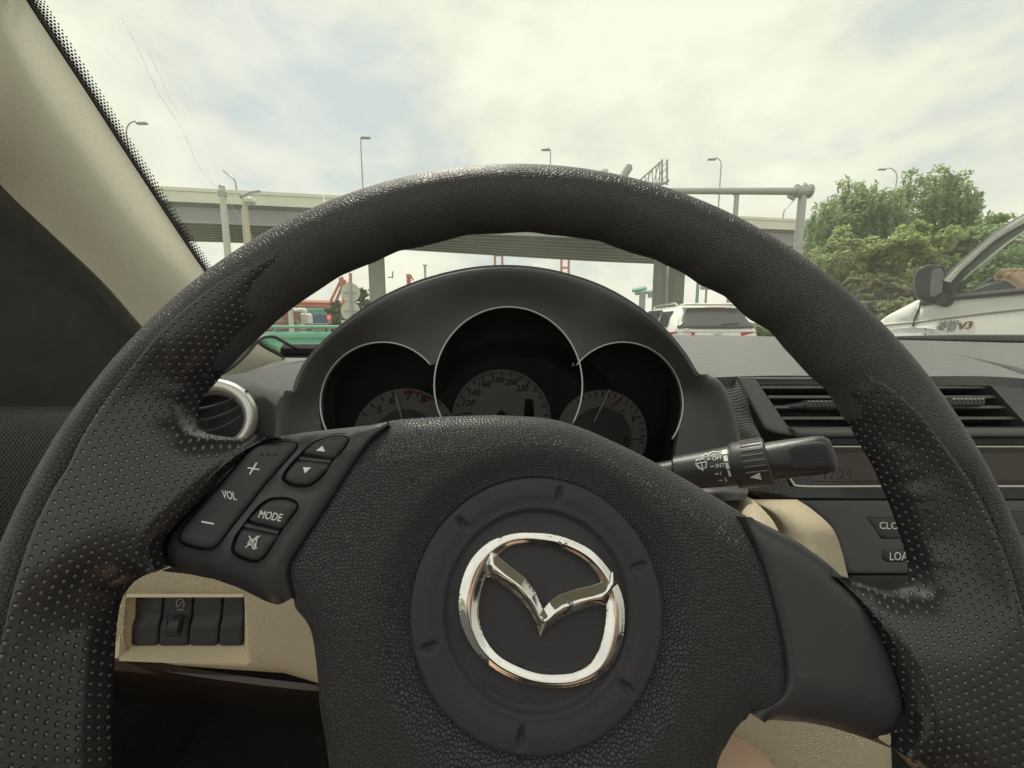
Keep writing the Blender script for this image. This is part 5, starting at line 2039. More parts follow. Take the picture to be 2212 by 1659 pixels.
mk('crane_arm', join([beam(pt(1366, 628, Y), pt(1396, 622, Y), .55), beam(pt(1372, 634, Y), pt(1412, 630, Y), .5), beam(pt(1380, 628, Y), pt(1392, 640, Y), .6)]), M['crane_green'], t, smooth=0, kind='stuff')
mk('crane_leg', beam(pt(1388, 632, Y) * arr(1, 1, 0), pt(1388, 632, Y), .9), M['concrete_dark'], t, smooth=0)
mk('hook_block', beam(pt(1405, 630, Y), pt(1404, 643, Y), .7), M['concrete_dark'], t, smooth=0)

# truck, containers
Y = 55
t = thing('truck', 'white truck cab and trailer parked beyond the green guardrail', 'truck', arr(pt(645, 700, Y)[0], Y, 0))
c = pt(645, 706, Y)
mk('cab', bbox(arr(c[0], Y + .9, 1.55), (2.3, 1.9, 2.3), .25), M['truck_white'], t)
mk('wind_deflector', bbox(arr(c[0] - .2, Y + 1.0, 3.0), (1.7, 1.5, .8), .35), M['truck_white'], t)
mk('side_window', bbox(arr(c[0] - .1, Y - .06, 1.85), (1.0, .06, .8), .02), M['window'], t)
mk('trailer', bbox(arr(c[0] + 5.4, Y + 1, 1.05), (9, 2.3, .75), .05), M['concrete'], t, smooth=0)
for dx in (-.5, 4.0, 7.8):
    w_ = mk('wheel', tube([arr(c[0] + dx, Y - .1, .5), arr(c[0] + dx, Y + .35, .5)], .5, 20), M['rubber'], t, smooth=30)
    mk('hub_cap', tube([arr(c[0] + dx, Y - .14, .5), arr(c[0] + dx, Y - .09, .5)], .24, 14), M['galv'], w_, smooth=30)
mk('cargo_box', bbox(pt(622, 690, Y + 6) * arr(1, 1, 0) + arr(0, 0, 1.6), (1.6, 3, 2.2), .05), M['concrete'], t, smooth=0)


def container(px, py, Y, s, m, lab):
    p = pt(px, py, Y)
    t = thing('container', lab, 'container', arr(p[0], Y, 0), 'shipping containers in the port')
    mk('container_box', box((p[0], Y + s[1] / 2, p[2]), s), m, t, smooth=0)
    n = int(s[0] / .6)
    r_ = [box((p[0] - s[0] / 2 + (k + .5) * s[0] / n, Y - .04, p[2]), (.25, .08, s[2] * .92)) for k in range(n)]
    mk('corrugation', join(r_), m, t, smooth=0, kind='stuff')
    mk('stand', box((p[0], Y + s[1] / 2, (p[2] - s[2] / 2) / 2), (s[0] * .9, s[1] * .8, max(.05, p[2] - s[2] / 2))), M['concrete_dark'], t, smooth=0)


container(592, 704, 44, (2.4, 2.4, .9), M['container_red'], 'red container low behind the left end of the guardrail')
container(617, 681, 48, (1.0, 2.4, .9), M['container_red'], 'small dark red box above the white truck trailer')
container(695, 690, 70, (6.5, 2.4, 1.5), M['container_blue'], 'blue container roof behind the white truck')
t = thing('lamp_mast', 'white post in front of the truck at the guardrail', 'mast', arr(pt(627, 700, 28)[0], 28, 0))
a = pt(627, 668, 28)
mk('mast_shaft', tube([a * arr(1, 1, 0), a], .16, 8), M['pale_pole'], t)
mk('mast_head', bbox(a, (.4, .2, .15), .04), M['pale_pole'], t)
t = thing('traffic_light', 'small traffic light showing red beside the round signs', 'traffic light', arr(pt(712, 700, 40)[0], 40, 0))
a = pt(712, 690, 40)
M['red_glow'] = NT('lit_red_lens').m
_b = M['red_glow'].node_tree.nodes['Principled BSDF']
_b.inputs['Base Color'].default_value = (.8, .05, .03, 1)
_b.inputs['Emission Color'].default_value = (1, .06, .04, 1)
_b.inputs['Emission Strength'].default_value = 1.2
mk('signal_box', bbox(a, (.34, .25, .95), .05), M['crane_red'], t)
mk('red_lens', tube([a + arr(.0, -.17, .18), a + arr(0, -.12, .18)], .14, 12), M['red_glow'], t)
mk('post_shaft', tube([a * arr(1, 1, 0), a], .06, 8), M['crane_green'], t)

# guardrail
t = thing('guardrail', 'green painted guardrail with a hooped top pipe', 'guardrail', arr(-5.0, 11, 0))
Yg = 10.4
xa, xb = pt(380, 705, Yg)[0], pt(860, 705, Yg)[0]
zb = pt(600, 735, Yg)[2]
prof = [(-.02, .21), (-.09, .14), (-.09, .08), (-.02, .02), (-.02, -.02), (-.09, -.08), (-.09, -.14), (-.02, -.21)]
V = np.array([(x, Yg + dy, zb + dz) for x in (xa, xb) for dy, dz in prof] + [(x, Yg + dy + .012, zb + dz) for x in (xa, xb) for dy, dz in prof])
n = len(prof)
F = []
for s0 in (0, 2 * n):
    for k in range(n - 1):
        F.append((s0 + k, s0 + n + k, s0 + n + k + 1, s0 + k + 1))
F += [(0, 2 * n, 3 * n, n), (n - 1, 2 * n - 1, 4 * n - 1, 3 * n - 1)]
mk('wave_beam', fixn((V, F)), M['rail_green'], t, smooth=0)
zt_ = pt(600, 706, Yg)[2]
mk('top_pipe', tube([arr(xa, Yg, zt_), arr(xb, Yg, zt_)], .035, 8), M['rail_green'], t)
for x in np.arange(xa + .3, xb, 1.0):
    mk('post_shaft', tube([arr(x, Yg + .06, 0), arr(x, Yg + .06, zb + .2)], .06, 8), M['rail_green'], t)
    hoop = [arr(x - .02, Yg + .03, zb + .15), arr(x + .02, Yg + .03, zt_ - .20), arr(x + .12, Yg + .03, zt_ - .08), arr(x + .25, Yg + .03, zt_)]
    mk('hoop', tube(catmull(np.array(hoop), 14), .025, 6), M['rail_green'], t)
mk('kerb', bbox((xa / 2 + xb / 2, Yg - .25, .09), (abs(xb - xa), .5, .18), .04), M['parapet'], kind='structure')

# red roofed shed and grey wall on the right
t = thing('shed', 'red roofed shed glimpsed between gantry post and trees', 'shed', arr(pt(1722, 560, 46)[0], 46, 0))
p = pt(1724, 551, 46)
mk('shed_wall', box((p[0], 48, p[2] / 2 - .4), (3.4, 4, p[2] - .6)), M['wall_grey'], t, smooth=0)
a = p + arr(0, 0, .7)
V = np.array([(p[0] - 2, 45.5, p[2] - .9), (p[0] + 2, 45.5, p[2] - .9), (p[0] + 2, 48, p[2] + .8), (p[0] - 2, 48, p[2] + .8), (p[0] - 2, 50.5, p[2] - .9), (p[0] + 2, 50.5, p[2] - .9)])
V = np.concatenate([V, V - arr(0, 0, .15)])
mk('shed_roof', (V, [(0, 1, 2, 3), (3, 2, 5, 4), (6, 9, 8, 7), (9, 10, 11, 8), (0, 6, 7, 1), (4, 5, 11, 10), (0, 3, 9, 6), (3, 4, 10, 9), (1, 7, 8, 2), (2, 8, 11, 5)]), M['roof_red'], t, smooth=0)
t = thing('garden_wall', 'low pale wall behind the purple shrub', 'wall', arr(pt(1862, 690, 14)[0], 14, 0))
p = pt(1862, 668, 15)
mk('wall_body', bbox((p[0], 15, p[2] / 2), (2.0, .3, p[2] + .4), .02), M['wall_grey'], t, smooth=0)
mk('coping', bbox((p[0], 15, p[2] + .24), (2.1, .4, .1), .02), M['concrete'], t, smooth=0)


# ------------------------------------------------------------------ trees and shrubs
def leaves(centres, size, n_per, spread, droop=0.0, elong=1.0):
    """many small leaf faces round the clump centres"""
    C_ = np.repeat(np.asarray(centres), n_per, 0)
    m = len(C_)
    sp_ = np.repeat(np.broadcast_to(np.asarray(spread, float), (len(centres),)), n_per)
    d = RNG.normal(size=(m, 3))
    d /= np.linalg.norm(d, axis=1)[:, None]
    rad = sp_ * RNG.random(m) ** .45
    P = C_ + d * rad[:, None] * arr(1, 1, .75)
    a = RNG.normal(size=(m, 3))
    a[:, 2] = a[:, 2] * .5 - droop
    a /= np.linalg.norm(a, axis=1)[:, None]
    b = np.cross(a, RNG.normal(size=(m, 3)))
    b /= np.linalg.norm(b, axis=1)[:, None]
    s = size * (.6 + .8 * RNG.random(m))[:, None]
    q = np.stack([P - b * s * .35, P + a * s * elong * .5 - b * s * 0.02, P + b * s * .35, P - a * s * elong * .5], 1).reshape(-1, 3)
    F = np.arange(4 * m).reshape(-1, 4)
    return q, F.tolist()


def crown_centres(c, rx, ry, rz, n, shell=.55):
    d = RNG.normal(size=(n, 3))
    d /= np.linalg.norm(d, axis=1)[:, None]
    r = shell + (1 - shell) * RNG.random(n)
    k = 1 + .18 * np.sin(d[:, :1] * 5 + c[0]) * np.cos(d[:, 2:] * 4)
    return arr(*c) + d * r[:, None] * arr(rx, ry, rz) * k


def tree(name, label, cat, px, py, Y, rpx, rpz, m, size, n=70, per=70, kind='broad', group=None, ry=None):
    c = pt(px, py, Y)
    rx = rpx / FPX * Y * 1.03
    rz = rpz / FPX * Y * 1.03
    ry = ry or rx * .8
    t = thing(name, label, cat, arr(c[0], c[1] + .2, 0), group)
    base = arr(c[0], c[1] + .2, 0)
    limbs = [tube([base, arr(base[0] + .1, base[1], c[2] * .5), c + arr(0, .2, -rz * .2)], [max(.08, rx * .09), rx * .07, rx * .03], 8)]
    for k in range(7):
        an = k * 2.4
        e = c + arr(math.cos(an) * rx * .75, math.sin(an) * ry * .75, rz * RNG.uniform(-.1, .65))
        s0 = arr(base[0], base[1], max(.1, c[2] * .35))
        limbs.append(tube(catmull(np.array([s0, (s0 + e) / 2 + arr(0, 0, rz * .15), e]), 8), np.linspace(rx * .04, rx * .012, 8), 6))
    mk('trunk', join(limbs), M['bark'], t)
    if kind == 'willow':
        cc = crown_centres(c, rx, ry, rz, n, .45)
        top = leaves(cc, size, per // 2, rx * .20, .2, 1.6)
        # hanging strands
        st = crown_centres(c, rx * .98, ry, rz * .9, n * 3, .75)
        P, F, k = [], [], 0
        L = []
        for s_ in st:
            ln = RNG.uniform(.5, 1.0) * rz * .9
            mN = 26
            zz = np.linspace(0, 1, mN)
            out_ = (s_ - c)
            out_[2] = 0
            nn = np.linalg.norm(out_) + 1e-6
            pos = s_ + np.outer(zz * .25 * ln, out_ / nn) * .5 + np.outer(-ln * zz ** 1.2, arr(0, 0, 1)) + RNG.normal(size=(mN, 3)) * rx * .018
            L.append(pos)
        L = np.concatenate(L)
        low = leaves(L, size * .9, 1, .02, 1.4, 2.4)
        mk('crown', join([top, low]), m, t, smooth=0)
    else:
        cc = crown_centres(c, rx, ry, rz, n)
        spr = rx * RNG.uniform(.13, .26, n)
        mk('crown', leaves(cc, size, per, spr, .1, 1.25), m, t, smooth=0)
    return t


tree('willow_tree', 'drooping willow with the lower crown, nearest the gantry post', 'tree', 1846, 478, 31, 84, 78, M['willow'], .19, 90, 100, 'willow', 'trees beside the road')
tree('willow_tree', 'taller upright willow rising above the other trees', 'tree', 2008, 462, 33, 76, 94, M['willow'], .19, 100, 100, 'willow', 'trees beside the road')
tree('broadleaf_tree', 'wispy dark branches leaning out to the right of the tall willow', 'tree', 2068, 452, 33, 38, 40, M['deep'], .26, 16, 34, 'broad', 'trees beside the road')
tree('broadleaf_tree', 'bright green tree between the tall willow and the van pillar', 'tree', 2110, 545, 27, 84, 66, M['green'], .26, 90, 80, 'broad', 'trees beside the road')
tree('broadleaf_tree', 'yellow green bushy tree in front of the lower willow', 'tree', 1830, 590, 24, 74, 82, M['yellowgreen'], .22, 100, 80, 'broad', 'trees beside the road')
tree('broadleaf_tree', 'yellow green bushy tree in front of the tall willow', 'tree', 1958, 570, 23, 74, 78, M['yellowgreen'], .21, 100, 80, 'broad', 'trees beside the road')
tree('broadleaf_tree', 'darker green tree filling the gap under the yellow green trees', 'tree', 1900, 650, 25, 110, 62, M['deep'], .22, 90, 70, 'broad', 'trees beside the road')
tree('broadleaf_tree', 'green tree seen through the side window of the van', 'tree', 2215, 600, 22, 96, 80, M['green'], .21, 100, 80, 'broad', 'trees beside the road')
tree('broadleaf_tree', 'pale tree filling the background left of the green tree', 'tree', 1800, 600, 40, 90, 110, M['willow'], .30, 100, 80, 'broad', 'trees beside the road')
tree('broadleaf_tree', 'pale tree filling the background behind the bright green tree', 'tree', 2060, 580, 40, 120, 90, M['deep'], .30, 110, 80, 'broad', 'trees beside the road')
tree('purple_shrub', 'round purple leaved shrub under the yellow green trees', 'shrub', 1906, 644, 15, 42, 44, M['purple'], .11, 70, 70, 'broad')
tree('olive_shrub', 'dull olive shrub beside the purple shrub', 'shrub', 1850, 630, 17, 26, 40, M['olive'], .12, 46, 60, 'broad')
tree('olive_shrub', 'dull olive shrub below the van mirror', 'shrub', 1945, 682, 14, 44, 34, M['olive'], .10, 50, 60, 'broad')
tree('roadside_bush', 'round green bush in front of the teal crane legs', 'bush', 727, 668, 48, 20, 19, M['green'], .32, 40, 50, 'broad')
tree('roadside_bush', 'green tree top behind the round signs beside the pier', 'bush', 783, 645, 52, 24, 22, M['green'], .34, 40, 50, 'broad')
tree('roadside_bush', 'dark low bush beneath the round signs', 'bush', 742, 694, 44, 30, 12, M['deep'], .30, 40, 50, 'broad')
tree('roadside_bush', 'low hedge bush right of the white car', 'bush', 1660, 712, 14, 40, 16, M['yellowgreen'], .12, 40, 50, 'broad')

# ------------------------------------------------------------------ white car ahead
Y = 8.9
sx = pt(1553, 690, Y)[0]
suv = thing('white_suv', 'white family car ahead with red tail lights and roof rails', 'car', arr(sx, Y + 2.2, 0))


def cx(px, py, dy=0):
    return pt(px, py, Y + dy)


zb_ = pt(1553, 700, Y)[2]
zr = pt(1553, 657, Y)[2]


def ring(y, half, zlo, zhi, top, rr=.12):
    """a cross-section of the car body: half-width at the sill, at the belt and at the roof"""
    pts = [(-half * .92, zlo), (-half, zlo + .2), (-half, zhi * .62), (-half * .985, zhi * .66)]
    return pts


secs = []
body = []
W2 = .92
prof_side = [(.0, .62), (.02, .98), (.06, 1.0)]
# lower body: lofted rings along the car's length
ys = [0, .05, .25, 1.0, 2.6, 3.9, 4.3, 4.42]
zt2 = [.93, 1.03, 1.06, 1.06, 1.05, .98, .86, .70]
hw = [.80, .87, .91, .92, .92, .90, .84, .74]
V = []
for y, z, h_ in zip(ys, zt2, hw):
    for x_, zz in ((-h_ * .9, .28), (-h_, .42), (-h_, z * .78), (-h_ * .95, z), (h_ * .95, z), (h_, z * .78), (h_, .42), (h_ * .9, .28)):
        V.append((sx + x_, Y + y, zz))
m_ = 8
F = [(i * m_ + k, i * m_ + (k + 1) % m_, (i + 1) * m_ + (k + 1) % m_, (i + 1) * m_ + k) for i in range(len(ys) - 1) for k in range(m_)]
F += [tuple(range(m_))[::-1], tuple((len(ys) - 1) * m_ + k for k in range(m_))]
mk('body', fixn((np.array(V), F)), M['white_paint'], suv, smooth=35)
# cabin: belt to roof
ys = [.10, .42, .75, 2.2, 2.75, 3.35]
zz = [1.045, 1.50, zr - .01, zr, zr - .10, 1.05]
hb = [.86, .86, .87, .87, .87, .85]
ht = [.80, .70, .66, .66, .66, .82]
V = []
for y, z, a_, b_ in zip(ys, zz, hb, ht):
    zz0 = 1.03
    for x_, q_ in ((-a_, zz0), (-(a_ + b_) / 2 - .02, (zz0 + z) / 2), (-b_, z - .05), (-b_ * .9, z), (b_ * .9, z), (b_, z - .05), ((a_ + b_) / 2 + .02, (zz0 + z) / 2), (a_, zz0)):
        V.append((sx + x_, Y + y, q_))
F = [(i * m_ + k, i * m_ + (k + 1) % m_, (i + 1) * m_ + (k + 1) % m_, (i + 1) * m_ + k) for i in range(len(ys) - 1) for k in range(m_)]
F += [tuple(range(m_))[::-1], tuple((len(ys) - 1) * m_ + k for k in range(m_))]
mk('cabin', fixn((np.array(V), F)), M['white_paint'], suv, smooth=50)
# rear window on its own sloping plane
RP = Plane(arr(sx, Y + .06, 1.06), (1, 0, 0), (0, .34, .50))
rw = [(-.74, .025), (.74, .025), (.70, .16), (.60, .43), (.50, .485), (-.50, .485), (-.62, .43), (-.71, .16)]
q = resample(catmull(np.array(rw), 60, True), .05)
V, F, P = relief(RP, q, lambda P: .035 + .03 * (1 - (P[:, 0] / .75) ** 2) - roundover(dist_to(P, q, True), .03, .015), .06, skirt=.08, insets=(.006, .02))
mk('rear_window', (V, F), M['rear_glass'], suv, smooth=50)
mk('brake_light', bbox(RP.w([(.02, .468)], .085)[0], (.44, .03, .035), .008), M['lamp_red'], suv, smooth=0)
mk('spoiler', bbox(arr(sx, Y + .36, zr + .005), (1.28, .42, .05), .02), M['white_paint'], suv)
mk('rear_wiper', tube([RP.w([(.08, .04)], .08)[0], RP.w([(.45, .075)], .085)[0]], .012, 6), M['black'], suv)
for s_ in (-1, 1):
    mk('roof_rail', tube(catmull(np.array([arr(sx + s_ * .62, Y + .7, zr), arr(sx + s_ * .64, Y + .9, zr + .06), arr(sx + s_ * .64, Y + 2.0, zr + .06), arr(sx + s_ * .62, Y + 2.3, zr - .01)]), 18), .022, 8), M['plain_chrome'], suv)
    V = np.array([(sx + s_ * a_, Y + y_, z_) for a_, y_, z_ in ((.88, 0.03, .99), (.50, -.015, .97), (.50, -.015, .90), (.62, -.02, .86), (.90, .04, .86), (.93, .30, .93), (.92, .32, .98))])
    V = np.concatenate([V, V + arr(-s_ * .03, .08, 0)])
    n_ = 7
    mk('tail_light', fixn((V, [tuple(range(n_)), tuple(range(2 * n_ - 1, n_ - 1, -1))] + [(i, (i + 1) % n_, (i + 1) % n_ + n_, i + n_) for i in range(n_)])), M['lamp_red'], suv, smooth=0)
    for y0, y1, zt_ in ((.62, 1.25, .44), (1.35, 2.3, .50)):
        a_ = sx + s_ * .90
        V = np.array([(sx + s_ * .885, Y + y0, 1.09), (sx + s_ * .885, Y + y1, 1.09), (sx + s_ * .75, Y + y1, 1.09 + zt_ * .8), (sx + s_ * .75, Y + y0 + .06, 1.09 + zt_ * .8)])
        V = np.concatenate([V, V - arr(s_ * .06, 0, 0)])
        mk('side_window', fixn((V, [(0, 1, 2, 3), (7, 6, 5, 4), (0, 4, 5, 1), (1, 5, 6, 2), (2, 6, 7, 3), (3, 7, 4, 0)])), M['window'], suv, smooth=0)
    for y_ in (.85, 3.5):
        mk('wheel', tube([arr(sx + s_ * .72, Y + y_, .34), arr(sx + s_ * .93, Y + y_, .34)], .34, 22), M['rubber'], suv, smooth=30)
mk('badge', join([tube(arr(sx, Y - .04, .93) + np.stack([.065 * np.cos(t_ := np.linspace(0, 2 * np.pi, 24, endpoint=False)), 0 * t_, .065 * np.sin(t_)], 1), .010, 6, closed=True)] + [tube([arr(sx + a_, Y - .045, .93 + b_), arr(sx + c_, Y - .045, .93 + d_)], .007, 5) for a_, b_, c_, d_ in ((-.035, .05, -.012, .0), (.035, .05, .012, 0), (-.012, .0, .0, .03), (.012, .0, 0, .03), (-.055, .03, -.025, -.05), (.055, .03, .025, -.05), (-.025, -.05, 0, 0), (.025, -.05, 0, 0))]), M['plain_chrome'], suv, kind='stuff')
mk('tailgate_line', tube([arr(sx - .78, Y + .02, .985), arr(sx + .78, Y + .02, .985)], .006, 4), M['concrete_dark'], suv)
mk('filler_reflector', lathe(arr(sx - .66, Y - .012, 1.01), arr(0, -1, 0), [(0, .05), (.012, .045)], 14), M['truck_white'], suv)

# ------------------------------------------------------------------ white van alongside on the right
VX = 1.95
PV = Plane((VX, 1.9, ZC), (0, -1, 0), (0, 0, 1))


def vp(x, y, h=0):
    return PV.px(x, y, h)


van = thing('white_van', 'white van alongside with a black mirror and chrome badge', 'van', arr(VX + .85, 1.0, 0))
body_px = [(1884, 697), (1912, 678), (1950, 658), (1985, 640), (2012, 640), (2250, 620), (2600, 600), (2600, 1100), (1884, 1100)]
outl = resample(PV.pxs(body_px), .03)
outl = np.concatenate([outl])
crs = PV.pxs([(1860, 706), (1960, 697), (2070, 684), (2150, 674), (2250, 664), (2600, 625)])
gapl = PV.pxs([(1990, 652), (1983, 668), (1974, 690), (1970, 705), (1968, 800)])
frontl = PV.pxs([(1884, 697), (1912, 678), (1950, 658), (1985, 640)])


def vh(P):
    dc = dist_to(P, crs)
    z = -.012 * np.exp(-(dc / .018) ** 2)
    z -= .010 * np.exp(-(dist_to(P, gapl) / .004) ** 2)
    return z - roundover(dist_to(P, frontl), .08, .03)


V, F, P = relief(PV, outl, vh, .022, skirt=.5, insets=(.004, .012, .03, .06), extra=resample(gapl, .004, False))
mk('side_panel', (V, F), M['white_paint'], van, smooth=60)
mk('door_gap', tube(np.array(PV.w(catmull(gapl[:4], 16), -.004)), .0035, 6), M['rubber'], van)
mk('crease_shade', tube(np.array(PV.w(catmull(crs, 24), -.009)), .009, 6, flat=.5), M['concrete'], van)  # grey strip laid in the groove as its painted shadow
# pillar and roof frame
po = [(2036, 600), (2075, 567), (2114, 534), (2153, 502), (2212, 459), (2300, 410), (2450, 360)]
pi_ = [(2063, 612), (2081, 588), (2104, 567), (2153, 524), (2212, 489), (2300, 452), (2450, 410)]
rows = [[PV.w([vp(*a)], .0)[0] + arr(.03, .015, 0) for a in po], [PV.w([vp((a[0] + b[0]) / 2, (a[1] + b[1]) / 2)], .022)[0] for a, b in zip(po, pi_)], [PV.w([vp(*b)], .006)[0] for b in pi_]]
sheet_obj('pillar', rows, M['white_paint'], van, 30, 10, .05)
mk('drip_line', tube(catmull(np.array([PV.w([vp(a[0] * .62 + b[0] * .38, a[1] * .62 + b[1] * .38)], .022)[0] for a, b in zip(po, pi_)]), 30), .003, 6), M['concrete_dark'], van)
mk('window_seal', tube(catmull(np.array([PV.w([vp(*b)], .006)[0] for b in pi_]), 30), .007, 8), M['rubber'], van)
V1_ = [(2050, 645), (2063, 612), (2081, 588), (2104, 567), (2153, 524), (2212, 489), (2300, 452), (2450, 410), (2600, 400), (2600, 612), (2250, 627)]
M['van_glass'] = glass_mat('van_side_glass', (.64, .76, .70), .05)
q = resample(PV.pxs(V1_), .03)
mk('side_glass', relief(PV, q, lambda P: np.full(len(P), -.006), .08, skirt=.004)[:2], M['van_glass'], van, smooth=0)
# black corner behind the mirror, sill strip
mk('mirror_corner', relief(PV, resample(PV.pxs([(1990, 661), (1994, 646), (2010, 640), (2030, 600), (2042, 596), (2078, 578), (2066, 606), (2058, 645), (2030, 655)]), .01), lambda P: np.full(len(P), .012), .02, skirt=.03)[:2], M['black'], van, smooth=0)
mk('sill_strip', tube(np.array(PV.w(PV.pxs([(2000, 655), (2061, 643), (2140, 636), (2212, 629), (2400, 613), (2600, 600)]), .010)), .013, 8), M['black'], van)
# mirror
mc = [(1981, 587), (1992, 576), (2013, 571), (2042, 574), (2045, 580), (2044, 628), (2036, 650), (2010, 655), (1990, 646), (1979, 630), (1977, 600)]
MP = Plane(pt(2010, 612, 1.93), (.80, -.60, 0), (0, 0, 1))
q = resample(catmull(MP.pxs(mc), 60, True), .006)
gl_ = resample(catmull(MP.pxs([(2016, 582), (2040, 580), (2041, 626), (2012, 640), (2010, 610)]), 30, True), .006)
V, F, P = relief(MP, q, lambda P: .0 - roundover(dist_to(P, q, True), .012, .010), .008, skirt=.06, insets=(.001, .003, .008, .015), holes=[gl_], hole_skirt=.022)
mir = mk('mirror_housing', (V, F), M['black'], van, smooth=60)
M['mirror'] = mat('mirror_glass', (.14, .14, .15), .08, metal=1, vary=0)
mk('mirror_glass', relief(MP, grow(gl_, .002), lambda P: np.full(len(P), -.018), .02, skirt=.004)[:2], M['mirror'], mir, smooth=0)
mk('mirror_arm', tube([pt(2032, 645, 1.90), pt(2046, 650, 1.90)], .03, 10), M['black'], van)
# grab handle loop on the far pillar, dash top and steering wheel inside
g0 = [(2108, 568), (2130, 545), (2148, 528), (2156, 532), (2150, 545), (2130, 566), (2116, 575)]
mk('grab_handle', tube(catmull(np.array(P3([(a, b, 2.05) for a, b in g0])), 50, True), .010, 8, closed=True), M['handle'], van)
dsh = [(2055, 640, 2.15), (2090, 632, 2.12), (2120, 622, 2.05), (2150, 612, 2.0), (2180, 608, 1.96), (2260, 606, 1.9)]
rows = [P3(dsh), [p + arr(.02, -.03, -.05) for p in P3(dsh)], [p + arr(.02, -.03, -.25) for p in P3(dsh)]]
sheet_obj('van_dash', rows, M['black'], van, 24, 8, .05)
vw = thing('van_steering_wheel', 'dark steering wheel rim inside the van under the hand', 'steering wheel', pt(2200, 640, 1.98))
wc = pt(2212, 668, 2.0)
an = np.linspace(0, 2 * np.pi, 60, endpoint=False)
wx, wu = arr(.86, -.5, 0), arr(.15, .27, .95)
mk('rim', tube(wc + .185 * (np.outer(np.cos(an), wx) + np.outer(np.sin(an), wu)), .014, 10, closed=True), M['rubber'], vw, smooth=180)
mk('spoke', tube([wc - .18 * wx, wc + .18 * wx], .02, 8, flat=.5), M['rubber'], vw)
# badge: two chrome characters and V3 in red
bd = mk('badge', text_on(PV, '\u83f1\u667a', (2020, 716), (2063, 712), (2027, 698), .002, .004), M['badge_chrome'], van, smooth=0)
mk('badge_letters', text_on(PV, 'V3', (2066, 713), (2096, 709), (2073, 697), .002, .004), M['badge_red'], van, smooth=0)
mk('rear_body', join([box((VX + .9, -.6, 1.2), (1.75, 2.2, 1.9)), box((VX + .95, 1.6, .62), (1.7, 2.2, .75))]), M['white_paint'], van, smooth=0, kind='stuff')
for y_ in (2.1, -1.1):
    mk('wheel', tube([arr(VX + .02, y_, .33), arr(VX + .24, y_, .33)], .33, 20), M['rubber'], van, smooth=30)


# ------------------------------------------------------------------ people
def skin_body(name, joints, edges, radii, m, parent, sub=2):
    me = bpy.data.meshes.new(name)
    base = np.array(TOPM[root_of(parent).name].inverted()) if parent else np.eye(4)
    J = np.array(joints, float) @ base[:3, :3].T + base[:3, 3]
    me.from_pydata(J.tolist(), edges, [])
    o = bpy.data.objects.new(name, me)
    COL.objects.link(o)
    o.modifiers.new('skin', 'SKIN').use_smooth_shade = True
    sv = me.skin_vertices[0].data
    for v, r_ in zip(sv, radii):
        r_ = r_ if isinstance(r_, tuple) else (r_, r_)
        v.radius = r_
    sv[0].use_root = True
    s_ = o.modifiers.new('sub', 'SUBSURF')
    s_.levels = s_.render_levels = sub
    bpy.context.view_layer.update()
    m2 = bpy.data.meshes.new_from_object(o.evaluated_get(bpy.context.evaluated_depsgraph_get()))
    V = np.array([v.co[:] for v in m2.vertices])
    F = [tuple(p.vertices) for p in m2.polygons]
    bpy.data.objects.remove(o)
    bpy.data.meshes.remove(me)
    bpy.data.meshes.remove(m2)
    inv = np.linalg.inv(base)
    V = V @ inv[:3, :3].T + inv[:3, 3]
    return V, F


# the driver: seated behind the lens, bare knees; only the right knee shows under the wheel
drv = thing('person', 'bare knee of the driver below the steering wheel', 'person', arr(.05, -.25, ZC - .70))
kn = pt(1566, 1690, .30)
kl_ = arr(-.20, kn[1] - .05, kn[2] - .10)
hip = arr(0.0, -.42, kn[2] - .10)
z0 = ZC
J = [hip, hip + arr(.10, .02, 0), (hip + arr(.10, .02, 0) + kn) / 2 + arr(0, 0, .01), kn, kn + arr(.0, .10, -.20), kn + arr(.0, .17, -.36), kn + arr(.01, .30, -.38),
     hip + arr(-.10, .02, 0), (hip + arr(-.1, .02, 0) + kl_) / 2, kl_, kl_ + arr(0, .10, -.20), kl_ + arr(0, .17, -.36), kl_ + arr(0, .30, -.38),
     arr(0, -.42, z0 - .42), arr(0, -.43, z0 - .22), arr(0, -.41, z0 - .08), arr(0, -.38, z0 + .0), arr(0, -.35, z0 + .08), arr(0, -.34, z0 + .17),
     arr(.19, -.41, z0 - .12), arr(.25, -.27, z0 - .34), arr(.09, -.07, z0 - .06),
     arr(-.19, -.41, z0 - .12), arr(-.25, -.27, z0 - .34), arr(-.09, -.07, z0 - .06)]
E_ = [(0, 1), (1, 2), (2, 3), (3, 4), (4, 5), (5, 6), (0, 7), (7, 8), (8, 9), (9, 10), (10, 11), (11, 12),
      (0, 13), (13, 14), (14, 15), (15, 16), (16, 17), (17, 18), (15, 19), (19, 20), (20, 21), (15, 22), (22, 23), (23, 24)]
rd = [.11, .095, .075, .058, .052, .034, .03, .095, .075, .058, .052, .034, .03,
      (.15, .11), (.17, .115), (.12, .09), .055, .085, .075, .065, .045, .03, .065, .045, .03]
g = skin_body('body', J, E_, rd, M['skin'], drv)
body = mk('body', g, M['skin'], drv, smooth=180)
M['unseen_shirt'] = mat('unseen_dark_shirt', (.035, .037, .045), .85)
M['shorts'] = mat('dark_shorts', (.05, .05, .055), .85)
k = [0, 13, 14, 15, 16, 19, 22, 20, 23]
idx = {v: i for i, v in enumerate(k)}
Js = [J[i] if i not in (20, 23, 16) else (J[i] * .45 + J[{20: 19, 23: 22, 16: 15}[i]] * .55) for i in k]
g = skin_body('unseen_shirt', Js, [(0, 1), (1, 2), (2, 3), (3, 4), (3, 5), (3, 6), (5, 7), (6, 8)], [.135, (.17, .13), (.19, .135), (.14, .11), .065, .085, .085, .068, .068], M['unseen_shirt'], drv)
mk('unseen_shirt', g, M['unseen_shirt'], drv, smooth=180)  # torso and shirt stay unseen, added to keep rear light off the wheel
